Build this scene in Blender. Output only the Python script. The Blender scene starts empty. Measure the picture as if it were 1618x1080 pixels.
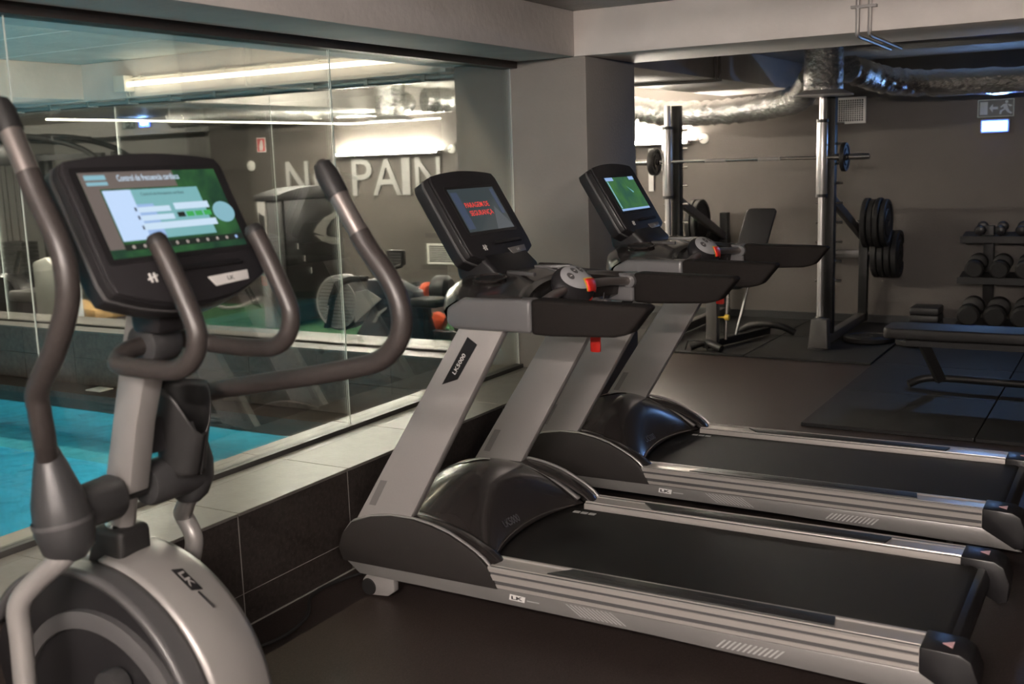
import bpy, bmesh, math, random
from mathutils import Vector, Matrix
random.seed(7)
scene = bpy.context.scene
COL = scene.collection
PI = math.pi

# ------------------------------------------------------------------ camera
def cam_axes(yaw, pitch, roll):
    cy, sy, cp, sp = math.cos(yaw), math.sin(yaw), math.cos(pitch), math.sin(pitch)
    fwd = Vector((-sy*cp, cy*cp, sp)); right = Vector((cy, sy, 0)); up = right.cross(fwd)
    cr, sr = math.cos(roll), math.sin(roll)
    return right*cr + up*sr, up*cr - right*sr, fwd
R_, U_, F_ = cam_axes(0.5312, -0.1672, -0.0332)
cd = bpy.data.cameras.new('camera'); cam = bpy.data.objects.new('camera', cd); COL.objects.link(cam)
cam.matrix_world = Matrix(((R_.x, U_.x, -F_.x, 0), (R_.y, U_.y, -F_.y, 0), (R_.z, U_.z, -F_.z, 1.6), (0, 0, 0, 1)))
cd.sensor_width = 36; cd.sensor_fit = 'HORIZONTAL'; cd.lens = 36*1713/1618
cd.clip_start = 0.05; cd.clip_end = 100
cd.dof.use_dof = True; cd.dof.focus_distance = 4.9; cd.dof.aperture_fstop = 3.2
scene.camera = cam

# ------------------------------------------------------------------ world, exposure
w = bpy.data.worlds.new('world'); scene.world = w; w.use_nodes = True
w.node_tree.nodes['Background'].inputs[0].default_value = (0.75, 0.78, 0.85, 1)
w.node_tree.nodes['Background'].inputs[1].default_value = 0.02
vs = scene.view_settings
vs.view_transform = 'Standard'; vs.look = 'None'; vs.gamma = 1; vs.use_curve_mapping = False
vs.exposure = 1.0
# lamp strengths (radiance of the glowing tubes)
E_POOL, E_WALL, E_GYM, E_EXIT, E_STRIP = 3.6, 700, 430, 75, 5

# ------------------------------------------------------------------ materials
MATS = {}
def mat(name, col=(.5, .5, .5), rough=.5, metal=0.0, var=0.0, vscale=8, bump=0.0, bscale=60, spec=.5, coat=0.0,
        emit=None, estr=0.0, speck=None):
    m = bpy.data.materials.new(name); m.use_nodes = True; nt = m.node_tree
    b = nt.nodes['Principled BSDF']
    b.inputs['Base Color'].default_value = (*col, 1); b.inputs['Roughness'].default_value = rough
    b.inputs['Metallic'].default_value = metal; b.inputs['Specular IOR Level'].default_value = spec
    b.inputs['Coat Weight'].default_value = coat; b.inputs['Coat Roughness'].default_value = .08
    tc = nt.nodes.new('ShaderNodeTexCoord')
    if var > 0:
        n = nt.nodes.new('ShaderNodeTexNoise'); n.inputs['Scale'].default_value = vscale; n.inputs['Detail'].default_value = 6
        nt.links.new(tc.outputs['Object'], n.inputs['Vector'])
        r = nt.nodes.new('ShaderNodeValToRGB')
        r.color_ramp.elements[0].position = .3; r.color_ramp.elements[1].position = .7
        r.color_ramp.elements[0].color = (*[c*(1-var) for c in col], 1)
        r.color_ramp.elements[1].color = (*[min(1, c*(1+var)) for c in col], 1)
        nt.links.new(n.outputs['Fac'], r.inputs['Fac']); out = r.outputs['Color']
        if speck:
            v = nt.nodes.new('ShaderNodeTexVoronoi'); v.inputs['Scale'].default_value = speck[0]
            nt.links.new(tc.outputs['Object'], v.inputs['Vector'])
            cr = nt.nodes.new('ShaderNodeValToRGB'); cr.color_ramp.elements[0].position = speck[2]
            cr.color_ramp.elements[1].position = speck[2]+.05
            cr.color_ramp.elements[0].color = (1, 1, 1, 1); cr.color_ramp.elements[1].color = (0, 0, 0, 1)
            nt.links.new(v.outputs['Distance'], cr.inputs['Fac'])
            mx = nt.nodes.new('ShaderNodeMix'); mx.data_type = 'RGBA'
            nt.links.new(cr.outputs['Color'], mx.inputs['Factor']); nt.links.new(out, mx.inputs['A'])
            mx.inputs['B'].default_value = (*speck[1], 1); out = mx.outputs['Result']
        nt.links.new(out, b.inputs['Base Color'])
    if bump > 0:
        n2 = nt.nodes.new('ShaderNodeTexNoise'); n2.inputs['Scale'].default_value = bscale; n2.inputs['Detail'].default_value = 8
        nt.links.new(tc.outputs['Object'], n2.inputs['Vector'])
        bp = nt.nodes.new('ShaderNodeBump'); bp.inputs['Strength'].default_value = bump; bp.inputs['Distance'].default_value = .02
        nt.links.new(n2.outputs['Fac'], bp.inputs['Height']); nt.links.new(bp.outputs['Normal'], b.inputs['Normal'])
    if emit:
        b.inputs['Emission Color'].default_value = (*emit, 1); b.inputs['Emission Strength'].default_value = estr
    MATS[name] = m
    return m

mat('floor_rubber', (.034, .0245, .022), .42, spec=.3, var=.35, vscale=160, bump=.12, bscale=220, speck=(140, (.09, .08, .075), .12))
mat('mat_rubber', (.013, .0125, .0125), .55, spec=.25, var=.3, vscale=120, bump=.2, bscale=180)
mat('paint_wall', (.070, .060, .053), .62, var=.06, vscale=3, bump=.10, bscale=70)
mat('paint_pillar', (.215, .198, .182), .6, var=.05, vscale=3, bump=.10, bscale=70)
mat('paint_pale', (.34, .33, .31), .6, var=.05, vscale=3, bump=.05)
mat('concrete', (.58, .54, .51), .7, var=.08, vscale=4, bump=.13, bscale=26)
mat('concrete_dark', (.30, .30, .29), .5, var=.12, vscale=5, bump=.3, bscale=40)
mat('pool_ceiling', (.52, .50, .46), .6, var=.12, vscale=4, bump=.3, bscale=25)
mat('tile_dark', (.034, .027, .024), .38, var=.35, vscale=60, bump=.05, speck=(90, (.11, .09, .08), .10))
mat('tile_top', (.15, .14, .128), .34, var=.10, vscale=20, bump=.03)
mat('tile_face_grey', (.105, .088, .080), .4, var=.25, vscale=30, bump=.03)
mat('deck_tile', (.055, .040, .034), .4, var=.3, vscale=40)
mat('grout', (.30, .28, .26), .8)
mat('grout_dark', (.05, .045, .04), .8)
mat('seal', (.05, .048, .045), .4)
mat('black_base', (.012, .012, .012), .5)
mat('silver', (.40, .378, .365), .36, metal=.35, var=.02, vscale=300, bump=.02, bscale=400)
mat('silver_dark', (.24, .228, .222), .36, metal=.4)
mat('alu', (.56, .52, .49), .34, metal=.55)
mat('chrome', (.75, .74, .73), .12, metal=1)
mat('steel', (.62, .61, .60), .30, metal=.75)
mat('silver_mid', (.30, .283, .272), .38, metal=.35)
mat('plastic_black', (.014, .013, .014), .34, spec=.4)
mat('plastic_matte', (.018, .0165, .018), .5, spec=.3)
mat('plastic_grey', (.075, .072, .073), .4)
mat('shell_grey', (.125, .122, .124), .28, coat=.3)
mat('hood_gloss', (.026, .022, .021), .22, coat=.4)
mat('hood_dark', (.022, .019, .018), .5, spec=.25, var=.1, vscale=300)
mat('foam', (.013, .0105, .0095), .75, spec=.15, bump=.3, bscale=500, var=.2, vscale=400)
mat('belt', (.0125, .011, .010), .62, spec=.15, bump=.3, bscale=700, var=.3, vscale=500)
mat('grip_metal', (.30, .265, .25), .32, metal=.8)
mat('grip_rubber', (.034, .028, .026), .42, var=.1, vscale=60)
mat('rubber_dark', (.016, .015, .015), .5)
mat('boss', (.034, .033, .034), .42)
mat('frame_black', (.010, .0095, .0095), .45, spec=.3)
mat('frame_grey', (.075, .07, .067), .4)
mat('upholstery', (.012, .011, .011), .5, spec=.3, bump=.15, bscale=250)
mat('iron', (.012, .0115, .0115), .5, spec=.3, bump=.2, bscale=120)
mat('white_plastic', (.72, .70, .66), .5)
mat('white_print', (.70, .68, .66), .5)
mat('grey_print', (.42, .41, .40), .5)
mat('red_plastic', (.75, .03, .02), .35)
mat('pink_print', (.70, .42, .42), .5)
mat('yellow_print', (.75, .50, .06), .5)
mat('pod_grey', (.36, .36, .37), .4)
mat('navy', (.016, .018, .026), .4)
mat('orange', (.72, .10, .03), .45)
mat('turf', (.016, .085, .022), .9, var=.35, vscale=200, bump=.6, bscale=300)
mat('wood', (.50, .31, .13), .5, var=.25, vscale=14)
mat('blue_mat', (.05, .22, .62), .5)
mat('foil', (.70, .69, .67), .27, metal=.85, bump=.9, bscale=30)
mat('letter', (.36, .35, .345), .45, metal=.5)
mat('sign_green', (.010, .022, .018), .4)
mat('sign_pale', (.36, .42, .40), .5)
mat('sign_red', (.55, .02, .025), .4)
mat('box_white', (.62, .60, .55), .55)
mat('teal_pipe', (.20, .26, .27), .4)
mat('pool_tile', (.035, .46, .62), .35, var=.12, vscale=14)
mat('pool_tile_pale', (.14, .66, .74), .35, var=.08, vscale=14)
mat('tube_pool', (.9, .9, .85), .4, emit=(1, .86, .62), estr=E_POOL)
mat('tube_wall', (.9, .9, .85), .4, emit=(1, .90, .76), estr=E_WALL)
mat('tube_gym', (.9, .9, .85), .4, emit=(1, .88, .80), estr=E_GYM)
mat('added_pool_glow', (.9, .9, .9), .4, emit=(.75, .95, 1), estr=170)  # glow of the added underwater lamps
mat('tube_back', (.9, .9, .85), .4, emit=(1, .90, .76), estr=420)
mat('added_pool_tube', (.9, .9, .85), .4, emit=(1, .84, .60), estr=80)  # glow of the added lamp hidden behind the glass beam
mat('strip_glow', (.9, .9, .85), .4, emit=(1, .90, .66), estr=E_STRIP)
mat('exit_glow', (.5, .7, .9), .4, emit=(.03, .085, .9), estr=14)
mat('exit_core', (.9, .95, 1), .4, emit=(.30, .58, 1), estr=E_EXIT*2.2)
mat('exit_frame', (.35, .42, .5), .3)
mat('scr_dark', (.02, .025, .028), .12, emit=(.055, .072, .078), estr=.3)
mat('scr_bluegrey', (.02, .02, .03), .2, emit=(.06, .085, .14), estr=.35)
mat('scr_grey', (.02, .02, .03), .2, emit=(.12, .14, .15), estr=.3)
mat('scr_red', (.1, .01, .01), .3, emit=(.85, .05, .035), estr=.5)
mat('scr_sky', (.05, .06, .07), .2, emit=(.36, .56, .95), estr=.38)
mat('scr_pale', (.05, .06, .07), .2, emit=(.50, .66, .92), estr=.5)
mat('scr_aqua', (.05, .06, .07), .2, emit=(.16, .40, .42), estr=.5)
mat('scr_disc', (.05, .06, .07), .2, emit=(.20, .42, .50), estr=.5)
mat('scr_brown', (.05, .04, .04), .2, emit=(.11, .095, .085), estr=.5)
mat('scr_white', (.05, .06, .07), .2, emit=(.55, .70, .85), estr=.5)
mat('scr_bright_green', (.01, .05, .01), .2, emit=(.05, .36, .09), estr=.5)
mat('scr_black', (.01, .01, .01), .2, emit=(.012, .018, .014), estr=.5)
def screen_green(name, a, b, sc):
    m = mat(name, (.01, .02, .01), .2); nt = m.node_tree; bs = nt.nodes['Principled BSDF']
    tc = nt.nodes.new('ShaderNodeTexCoord'); n = nt.nodes.new('ShaderNodeTexNoise'); n.inputs['Scale'].default_value = sc
    n.inputs['Detail'].default_value = 5; r = nt.nodes.new('ShaderNodeValToRGB')
    r.color_ramp.elements[0].position = .35; r.color_ramp.elements[1].position = .68
    r.color_ramp.elements[0].color = (*a, 1); r.color_ramp.elements[1].color = (*b, 1)
    nt.links.new(tc.outputs['Object'], n.inputs['Vector']); nt.links.new(n.outputs['Fac'], r.inputs['Fac'])
    nt.links.new(r.outputs['Color'], bs.inputs['Emission Color']); bs.inputs['Emission Strength'].default_value = .36
screen_green('scr_forest', (.012, .045, .030), (.045, .17, .05), 14)
screen_green('scr_field', (.035, .12, .075), (.075, .22, .055), 18)

def glass_mat(name, tint, ior=1.5, rough=0.0, boost=1.0, ripple=None):
    m = bpy.data.materials.new(name); m.use_nodes = True; nt = m.node_tree; nt.nodes.clear()
    o = nt.nodes.new('ShaderNodeOutputMaterial'); t = nt.nodes.new('ShaderNodeBsdfTransparent'); t.inputs[0].default_value = (*tint, 1)
    g = nt.nodes.new('ShaderNodeBsdfGlossy'); g.inputs['Roughness'].default_value = rough
    f = nt.nodes.new('ShaderNodeFresnel'); f.inputs[0].default_value = ior
    mu = nt.nodes.new('ShaderNodeMath'); mu.operation = 'MULTIPLY'; mu.inputs[1].default_value = boost; mu.use_clamp = True
    mx = nt.nodes.new('ShaderNodeMixShader')
    nt.links.new(f.outputs[0], mu.inputs[0]); nt.links.new(mu.outputs[0], mx.inputs[0])
    nt.links.new(t.outputs[0], mx.inputs[1]); nt.links.new(g.outputs[0], mx.inputs[2]); nt.links.new(mx.outputs[0], o.inputs[0])
    if ripple:
        tc = nt.nodes.new('ShaderNodeTexCoord'); n = nt.nodes.new('ShaderNodeTexNoise'); n.inputs['Scale'].default_value = ripple[0]
        n.inputs['Detail'].default_value = 2; bp = nt.nodes.new('ShaderNodeBump'); bp.inputs['Strength'].default_value = ripple[1]
        bp.inputs['Distance'].default_value = .05
        nt.links.new(tc.outputs['Object'], n.inputs['Vector']); nt.links.new(n.outputs['Fac'], bp.inputs['Height'])
        nt.links.new(bp.outputs['Normal'], g.inputs['Normal']); nt.links.new(bp.outputs['Normal'], f.inputs['Normal'])
    MATS[name] = m
glass_mat('glass', (.95, .965, .955), 1.45, 0, .55)
glass_mat('water', (.78, .95, .98), 1.33, .015, 1.0, ripple=(3.2, .55))
mat('glass_edge', (.62, .66, .62), .25, spec=.8)

# ------------------------------------------------------------------ mesh helpers
def XZ(u, v, n): return (u, n, v)           # profile in x-z, extruded along y
def YZ(u, v, n): return (n, u, v)           # profile in y-z, extruded along x
def XY(u, v, n): return (u, v, n)
def frame(o, eu, ev):
    o, eu, ev = Vector(o), Vector(eu).normalized(), Vector(ev).normalized(); en = eu.cross(ev)
    return lambda u, v, n: tuple(o + eu*u + ev*v + en*n)
def smooth_path(pts, k=6):
    P = [Vector(p) for p in pts]; out = []
    for i in range(len(P)-1):
        p0 = P[i-1] if i else P[i]*2-P[i+1]; p1, p2 = P[i], P[i+1]; p3 = P[i+2] if i+2 < len(P) else P[i+1]*2-P[i]
        for j in range(k):
            t = j/k
            out.append(.5*((2*p1)+(p2-p0)*t+(2*p0-5*p1+4*p2-p3)*t*t+(3*p1-p0-3*p2+p3)*t**3))
    out.append(P[-1]); return out

class MB:
    def __init__(s): s.v = []; s.f = []
    def box(s, x0, x1, y0, y1, z0, z1, T=None):
        return s.prism([(x0, y0), (x1, y0), (x1, y1), (x0, y1)], z0, z1, T or XY)
    def prism(s, poly, a, b, T=XZ, taper=1.0):
        n = len(poly); i = len(s.v)
        cu = sum(p[0] for p in poly)/n; cv = sum(p[1] for p in poly)/n
        for p in poly: s.v.append(T(p[0], p[1], a))
        for p in poly: s.v.append(T(cu+(p[0]-cu)*taper, cv+(p[1]-cv)*taper, b))
        s.f.append(tuple(range(i+n-1, i-1, -1))); s.f.append(tuple(range(i+n, i+2*n)))
        for k in range(n): s.f.append((i+k, i+(k+1) % n, i+n+(k+1) % n, i+n+k))
        return s
    def tube(s, pts, r, n=12, caps=True, wob=0):
        P = [Vector(p) for p in pts]; m = len(P); rs = r if isinstance(r, (list, tuple)) else [r]*m
        if len(rs) != m: rs = [rs[min(len(rs)-1, int(k*len(rs)/m))] for k in range(m)]
        t = (P[1]-P[0]).normalized(); a = Vector((0, 0, 1)) if abs(t.z) < .9 else Vector((1, 0, 0))
        u = t.cross(a).normalized(); i = len(s.v)
        for k in range(m):
            if k == 0: tt = P[1]-P[0]
            elif k == m-1: tt = P[-1]-P[-2]
            else: tt = P[k+1]-P[k-1]
            tt.normalize(); u = (u-tt*u.dot(tt)).normalized(); w_ = tt.cross(u)
            for j in range(n):
                a_ = 2*PI*j/n; rr = rs[k]*(1+(random.uniform(-wob, wob) if wob else 0))
                s.v.append(tuple(P[k]+(u*math.cos(a_)+w_*math.sin(a_))*rr))
        for k in range(m-1):
            for j in range(n):
                s.f.append((i+k*n+j, i+k*n+(j+1) % n, i+(k+1)*n+(j+1) % n, i+(k+1)*n+j))
        if caps:
            s.f.append(tuple(range(i+n-1, i-1, -1))); s.f.append(tuple(range(i+(m-1)*n, i+m*n)))
        return s
    def lathe(s, prof, o, ax, n=28, caps=True):
        o, ax = Vector(o), Vector(ax).normalized(); a = Vector((0, 0, 1)) if abs(ax.z) < .9 else Vector((1, 0, 0))
        u = ax.cross(a).normalized(); w_ = ax.cross(u); i = len(s.v); m = len(prof)
        for r, h in prof:
            for j in range(n):
                a_ = 2*PI*j/n; s.v.append(tuple(o+ax*h+(u*math.cos(a_)+w_*math.sin(a_))*r))
        for k in range(m-1):
            for j in range(n): s.f.append((i+k*n+j, i+k*n+(j+1) % n, i+(k+1)*n+(j+1) % n, i+(k+1)*n+j))
        if caps:
            s.f.append(tuple(range(i+n-1, i-1, -1))); s.f.append(tuple(range(i+(m-1)*n, i+m*n)))
        return s
    def grid(s, fn, nu, nv):
        i = len(s.v)
        for a in range(nu+1):
            for b in range(nv+1): s.v.append(fn(a/nu, b/nv))
        for a in range(nu):
            for b in range(nv): s.f.append((i+a*(nv+1)+b, i+(a+1)*(nv+1)+b, i+(a+1)*(nv+1)+b+1, i+a*(nv+1)+b+1))
        return s
    def add(s, verts, faces):
        i = len(s.v); s.v += [tuple(v) for v in verts]; s.f += [tuple(i+k for k in f) for f in faces]; return s
    def bar(s, a, b, w_, h, up=(0, 0, 1)):
        a, b = Vector(a), Vector(b); d = (b-a); L = d.length; d.normalize(); up = Vector(up)
        if abs(d.dot(up)) > .95: up = Vector((1, 0, 0))
        sd = d.cross(up).normalized(); uu = sd.cross(d)
        T = lambda u, v, n: tuple(a+d*n+sd*u+uu*v)
        return s.prism([(-w_/2, -h/2), (w_/2, -h/2), (w_/2, h/2), (-w_/2, h/2)], 0, L, T)
    def build(s, name, mt, parent=None, bevel=0, segs=2, angle=35, off=None):
        me = bpy.data.meshes.new(name)
        if parent is not None:
            r = parent
            while r.parent: r = r.parent
            o = Vector(r.location)
        else:
            xs = [v[0] for v in s.v]; ys = [v[1] for v in s.v]; zs = [v[2] for v in s.v]
            o = Vector(((min(xs)+max(xs))/2, (min(ys)+max(ys))/2, min(zs)))
        me.from_pydata([(v[0]-o.x, v[1]-o.y, v[2]-o.z) for v in s.v], [], s.f)
        bm = bmesh.new(); bm.from_mesh(me)
        bmesh.ops.recalc_face_normals(bm, faces=bm.faces)
        if bevel:
            ed = [e for e in bm.edges if len(e.link_faces) == 2 and e.calc_face_angle(0) > math.radians(28)]
            bmesh.ops.bevel(bm, geom=ed, offset=bevel, segments=segs, profile=.5, affect='EDGES', clamp_overlap=True)
        bm.to_mesh(me); bm.free()
        for p in me.polygons: p.use_smooth = True
        me.set_sharp_from_angle(angle=math.radians(angle))
        me.materials.append(MATS[mt])
        ob = bpy.data.objects.new(name, me); COL.objects.link(ob)
        if parent is not None: ob.parent = parent
        else: ob.location = o
        return ob
def tag(o, label, cat, group=None):
    o['label'] = label; o['category'] = cat
    if group: o['group'] = group
    return o
def thing(name, label, cat, loc, group=None):
    o = bpy.data.objects.new(name, None); COL.objects.link(o); o.location = loc; o.empty_display_size = .1
    return tag(o, label, cat, group)
def struct(o, label=None):
    o['kind'] = 'structure'
    if label: o['label'] = label
    return o
def box(name, x0, x1, y0, y1, z0, z1, mt, parent=None, bevel=0):
    return MB().box(x0, x1, y0, y1, z0, z1).build(name, mt, parent, bevel)
def copy_tree(o, parent=None):
    c = o.copy(); COL.objects.link(c); c.parent = parent
    for ch in list(o.children): copy_tree(ch, c)
    return c
def rounded(w_, h, r, k=4, cx=0, cy=0):
    out = []
    for (sx, sy, a0) in ((1, -1, -90), (1, 1, 0), (-1, 1, 90), (-1, -1, 180)):
        for j in range(k+1):
            a = math.radians(a0+90*j/k); out.append((cx+sx*(w_/2-r)+r*math.cos(a), cy+sy*(h/2-r)+r*math.sin(a)))
    return out
def text(name, s, T, width=None, height=.05, depth=.001, mt='white_print', parent=None, bold=0.0, center=True):
    """text as mesh; T maps (u, v, n) to the world; stretched to width x cap height"""
    c = bpy.data.curves.new('t', 'FONT'); c.body = s; c.size = 1; c.offset = bold; c.resolution_u = 3
    ob = bpy.data.objects.new('t', c); COL.objects.link(ob)
    dg = bpy.context.evaluated_depsgraph_get(); me = bpy.data.meshes.new_from_object(ob.evaluated_get(dg))
    bpy.data.objects.remove(ob)
    V = [v.co.copy() for v in me.vertices]; Fs = [tuple(p.vertices) for p in me.polygons]
    x0, x1 = min(v.x for v in V), max(v.x for v in V); y0, y1 = min(v.y for v in V), max(v.y for v in V)
    sy = height/(y1-y0); sx = width/(x1-x0) if width else sy
    ou = -(x1-x0)*sx/2 if center else 0
    n = len(V)
    from collections import Counter
    cnt = Counter()
    for f in Fs:
        for k in range(len(f)): cnt[tuple(sorted((f[k], f[(k+1) % len(f)])))] += 1
    verts = [T((v.x-x0)*sx+ou, (v.y-y0)*sy, depth) for v in V]; faces = list(Fs)
    if depth > .002:
        verts += [T((v.x-x0)*sx+ou, (v.y-y0)*sy, 0) for v in V]
        faces += [tuple(reversed([k+n for k in f])) for f in Fs]
        faces += [(a, b, b+n, a+n) for (a, b), q in cnt.items() if q == 1]
    bpy.data.meshes.remove(me); bpy.data.curves.remove(c)
    m = MB(); m.add(verts, faces); return m.build(name, mt, parent)

# ================================================================== SETTING
YF = 10.15           # far wall
ZC = 2.36            # ceiling
ZB = 2.125           # beam undersides
ZL = 0.419           # ledge height
XG = -3.08           # pool glass plane
struct(box('floor', -2.70, 4.2, -4, YF+.2, -.12, 0, 'floor_rubber'), 'dark brown speckled rubber gym floor')
struct(box('floor_back', -16, -2.70, 5.90, 12.4, -.12, 0, 'floor_rubber'), 'dark rubber floor behind the pool')
# pool surround, basin, water
PX0, PX1, PY0, PY1 = -9.4, -3.50, -3.0, 5.14
dk = struct(box('floor_deck', PX1, -2.70, -4, 5.90, -.12, -.004, 'deck_tile'), 'dark tiled pool surround')
for a in ((-16, PX1, PY1, 5.90), (-16, PX0, -4, PY1), (PX0, PX1, -4, PY0)):
    box('paving', a[0], a[1], a[2], a[3], -.12, -.004, 'deck_tile', dk)
bs = struct(MB().box(PX0, PX1, PY0, PY1, -1.42, -1.35).build('floor_pool', 'pool_tile'), 'turquoise tiled pool basin')
for a in ((PX0-.05, PX0, PY0, PY1), (PX1, PX1+.05, PY0, PY1), (PX0, PX1, PY1, PY1+.05), (PX0, PX1, PY0-.05, PY0)):
    box('basin_wall', a[0], a[1], a[2], a[3], -1.40, -.125, 'pool_tile_pale', bs)
box('step', PX0, PX1, PY1-.42, PY1, -1.35, -.34, 'pool_tile_pale', bs)
wt = MB().grid(lambda a, b: (PX0+(PX1-PX0)*a, PY0+(PY1-PY0)*b, -.05), 4, 4).build('pool_water', 'water')
tag(wt, 'turquoise rippling pool water behind the glass', 'water'); wt['kind'] = 'stuff'

# walls, ceiling, beams
struct(box('wall_far', -10.3, 4.2, YF, YF+.2, 0, ZC, 'paint_wall'), 'brown grey painted wall behind the weights')
struct(box('wall_recess', -16, -10.3, 12.2, 12.4, 0, ZC, 'paint_pale'))
struct(box('wall_return', -10.5, -10.3, YF+.2, 12.2, 0, ZC, 'paint_pale'))
struct(box('wall_right', 4.2, 4.4, -4, YF+.2, 0, ZC, 'paint_wall'))
struct(box('wall_back', -16, 4.4, -4.2, -4, 0, ZC, 'paint_wall'))
struct(box('wall_left', -16.2, -16, -4, 12.4, 0, ZC, 'paint_pale'))
struct(box('ceiling', -3.08, 4.4, -4.2, 12.4, ZC, ZC+.1, 'concrete_dark'), 'board marked concrete ceiling over the gym')
struct(box('ceiling_pool', -16.2, -3.08, -4.2, 12.4, ZC, ZC+.1, 'pool_ceiling'), 'painted concrete ceiling over the pool')
struct(box('wall_pillar', -3.45, -2.617, 5.32, 5.96, 0, ZB, 'paint_pillar', bevel=.004), 'square grey brown painted pillar at the end of the glass')
bA = struct(box('trim_1', -3.52, -2.68, -4, 5.32, ZB, ZC, 'concrete', bevel=.006), 'off white concrete beam above the pool glass')
struct(box('trim_2', -3.52, 4.2, 5.32, 5.97, ZB, ZC, 'concrete', bevel=.006), 'off white concrete cross beam on the pillar')
struct(box('trim_3', -16, -3.52, 5.34, 5.97, ZB-.02, ZC, 'concrete', bevel=.006), 'cream concrete beam over the far pool glass')
struct(box('trim_4', -7.25, -6.62, -4, 5.34, ZB-.01, ZC, 'concrete', bevel=.006), 'cream concrete beam crossing over the pool')
struct(box('trim_5', -3.55, -2.76, 5.97, YF, ZB, ZC, 'concrete', bevel=.006), 'concrete beam running to the far wall')
struct(box('trim_6', -7.25, -6.62, 5.97, YF, ZB, ZC, 'concrete', bevel=.006), 'concrete beam above the free area behind the pool')
struct(box('trim_7', -16, -10.3, 11.2, 11.6, 2.12, ZC, 'paint_pale'), 'grey beam carrying the distant exit sign')
struct(box('trim_8', -3.125, -3.035, -4, 5.32, 2.088, ZB, 'grip_rubber'), 'dark head channel above the glass')
struct(box('trim_9', -16, -3.45, 5.53, 5.61, 2.072, ZB-.02, 'silver_dark'), 'grey head channel of the far pool glass')
struct(box('baseboard_far', -10.3, 4.2, YF-.015, YF, 0, .085, 'black_base'))
# form-board lines on the ceilings and beams
m = MB()
for k in range(14): m.box(-16, -3.6, -3.4+k*.62, -3.385+k*.62, ZC-.0015, ZC)
struct(m.build('trim_10', 'white_print'), 'thin form board ridges in the pool ceiling')
# ledges with tiles
def ledge_near():
    L = struct(box('wall_ledge', -3.235, -2.683, -4, 5.32, 0, ZL-.012, 'grout_dark'), 'low tiled ledge carrying the pool glass')
    y = 2.628-.603*11; g = .0026
    while y < 5.3:
        y1 = min(y+.603, 5.318); ya = max(y, -3.98)
        if y1 > -3.9:
            for (z0, z1) in ((.001, .121), (.124, ZL-.012)):
                MB().box(-2.683, -2.672, ya+g, y1-g, z0, z1).build('tile', 'tile_dark', L)
            MB().box(-2.985, -2.666, ya+g*.6, y1-g*.6, ZL-.012, ZL).build('tile', 'tile_top', L, .0015, 1)
            MB().box(-3.235, -3.125, ya+g*.6, y1-g*.6, ZL-.012, ZL).build('tile', 'tile_top', L, .0015, 1)
            MB().box(-3.045, -2.987, ya+g*.6, y1-g*.6, ZL-.012, ZL-.001).build('tile', 'tile_top', L)
        y += .603
    box('grout', -2.684, -2.6726, -4, 5.318, 0, ZL-.013, 'grout', L)
    box('bottom_channel', -3.10, -3.055, -4, 5.32, ZL-.012, ZL+.016, 'seal', L)
    box('floor_joint', -2.672, -2.667, -4, 5.32, 0, .004, 'grout', L)
def ledge_far():
    L = struct(box('wall_ledge_far', -14, -3.45, 5.395, 5.93, 0, ZL-.012, 'grout_dark'), 'low tiled ledge under the far pool glass')
    x = -3.45; g = .0022
    while x > -10.5:
        x0 = x-.603
        for (z0, z1) in ((.001, .205), (.208, ZL-.012)):
            MB().box(x0+g, x-g, 5.383, 5.395, z0, z1).build('tile', 'tile_face_grey', L)
        MB().box(x0+g, x-g, 5.378, 5.545, ZL-.012, ZL).build('tile', 'tile_top', L)
        MB().box(x0+g, x-g, 5.595, 5.935, ZL-.012, ZL).build('tile', 'tile_top', L)
        x -= .603
    box('bottom_channel', -14, -3.45, 5.555, 5.585, ZL-.012, ZL+.012, 'seal', L)
ledge_near(); ledge_far()
# glass panes
wi = [0]
def pane(x0, x1, y0, y1, z0, z1, lab, edge_axis):
    wi[0] += 1
    p = struct(box('window_%d' % wi[0], x0, x1, y0, y1, z0, z1, 'glass'), lab)
    if edge_axis == 'y': box('pane_edge', x0+.0025, x1-.0025, y1-.002, y1+.0008, z0, z1, 'glass_edge', p)
    else: box('pane_edge', x0-.0008, x0+.002, y0+.0025, y1-.0025, z0, z1, 'glass_edge', p)
ys = [2.215-1.553*k for k in range(4, 0, -1)]+[2.215, 3.77, 5.318]
for a, b in zip(ys[:-1], ys[1:]): pane(XG-.005, XG+.005, a+.002, b-.002, ZL+.016, 2.088, 'frameless clear glass pane along the pool', 'y')
x = -3.57; xs = [-3.455, -3.57]
while xs[-1] > -13: xs.append(xs[-1]-1.51)
for a, b in zip(xs[:-1], xs[1:]): pane(b+.002, a-.002, 5.565, 5.575, ZL+.012, 2.072, 'frameless clear glass pane across the far pool end', 'x')
struct(box('trim_11', -3.0835, -3.0765, 5.312, 5.32, ZL, ZB, 'white_print'), 'white silicone seam between glass and pillar')

# ================================================================== LAMPS
def tube_lamp(name, label, x0, x1, y, z, axis, glow, group=None):
    """ceiling tube: body, glowing tube, two end caps"""
    mid = ((x0+x1)/2, y, z) if axis == 'x' else (y, (x0+x1)/2, z)
    t = thing(name, label, 'lamp', mid, group)
    P = (lambda a, b, c: (a, y+b, c)) if axis == 'x' else (lambda a, b, c: (y+b, a, c))
    m = MB().prism([(-.03, .018), (.03, .018), (.022, .06), (-.022, .06)], x0, x1, lambda u, v, n: P(n, u, z+v)); m.build('body', 'white_plastic', t, .003)
    MB().tube([P(x0+.01, 0, z), P(x1-.01, 0, z)], .014, 12).build('tube', glow, t)
    for e in (x0, x1-.03): MB().prism([(-.022, -.02), (.022, -.02), (.022, .02), (-.022, .02)], e, e+.03, lambda u, v, n: P(n, u, z+v)).build('end_cap', 'white_plastic', t, .003)
    return t
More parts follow.
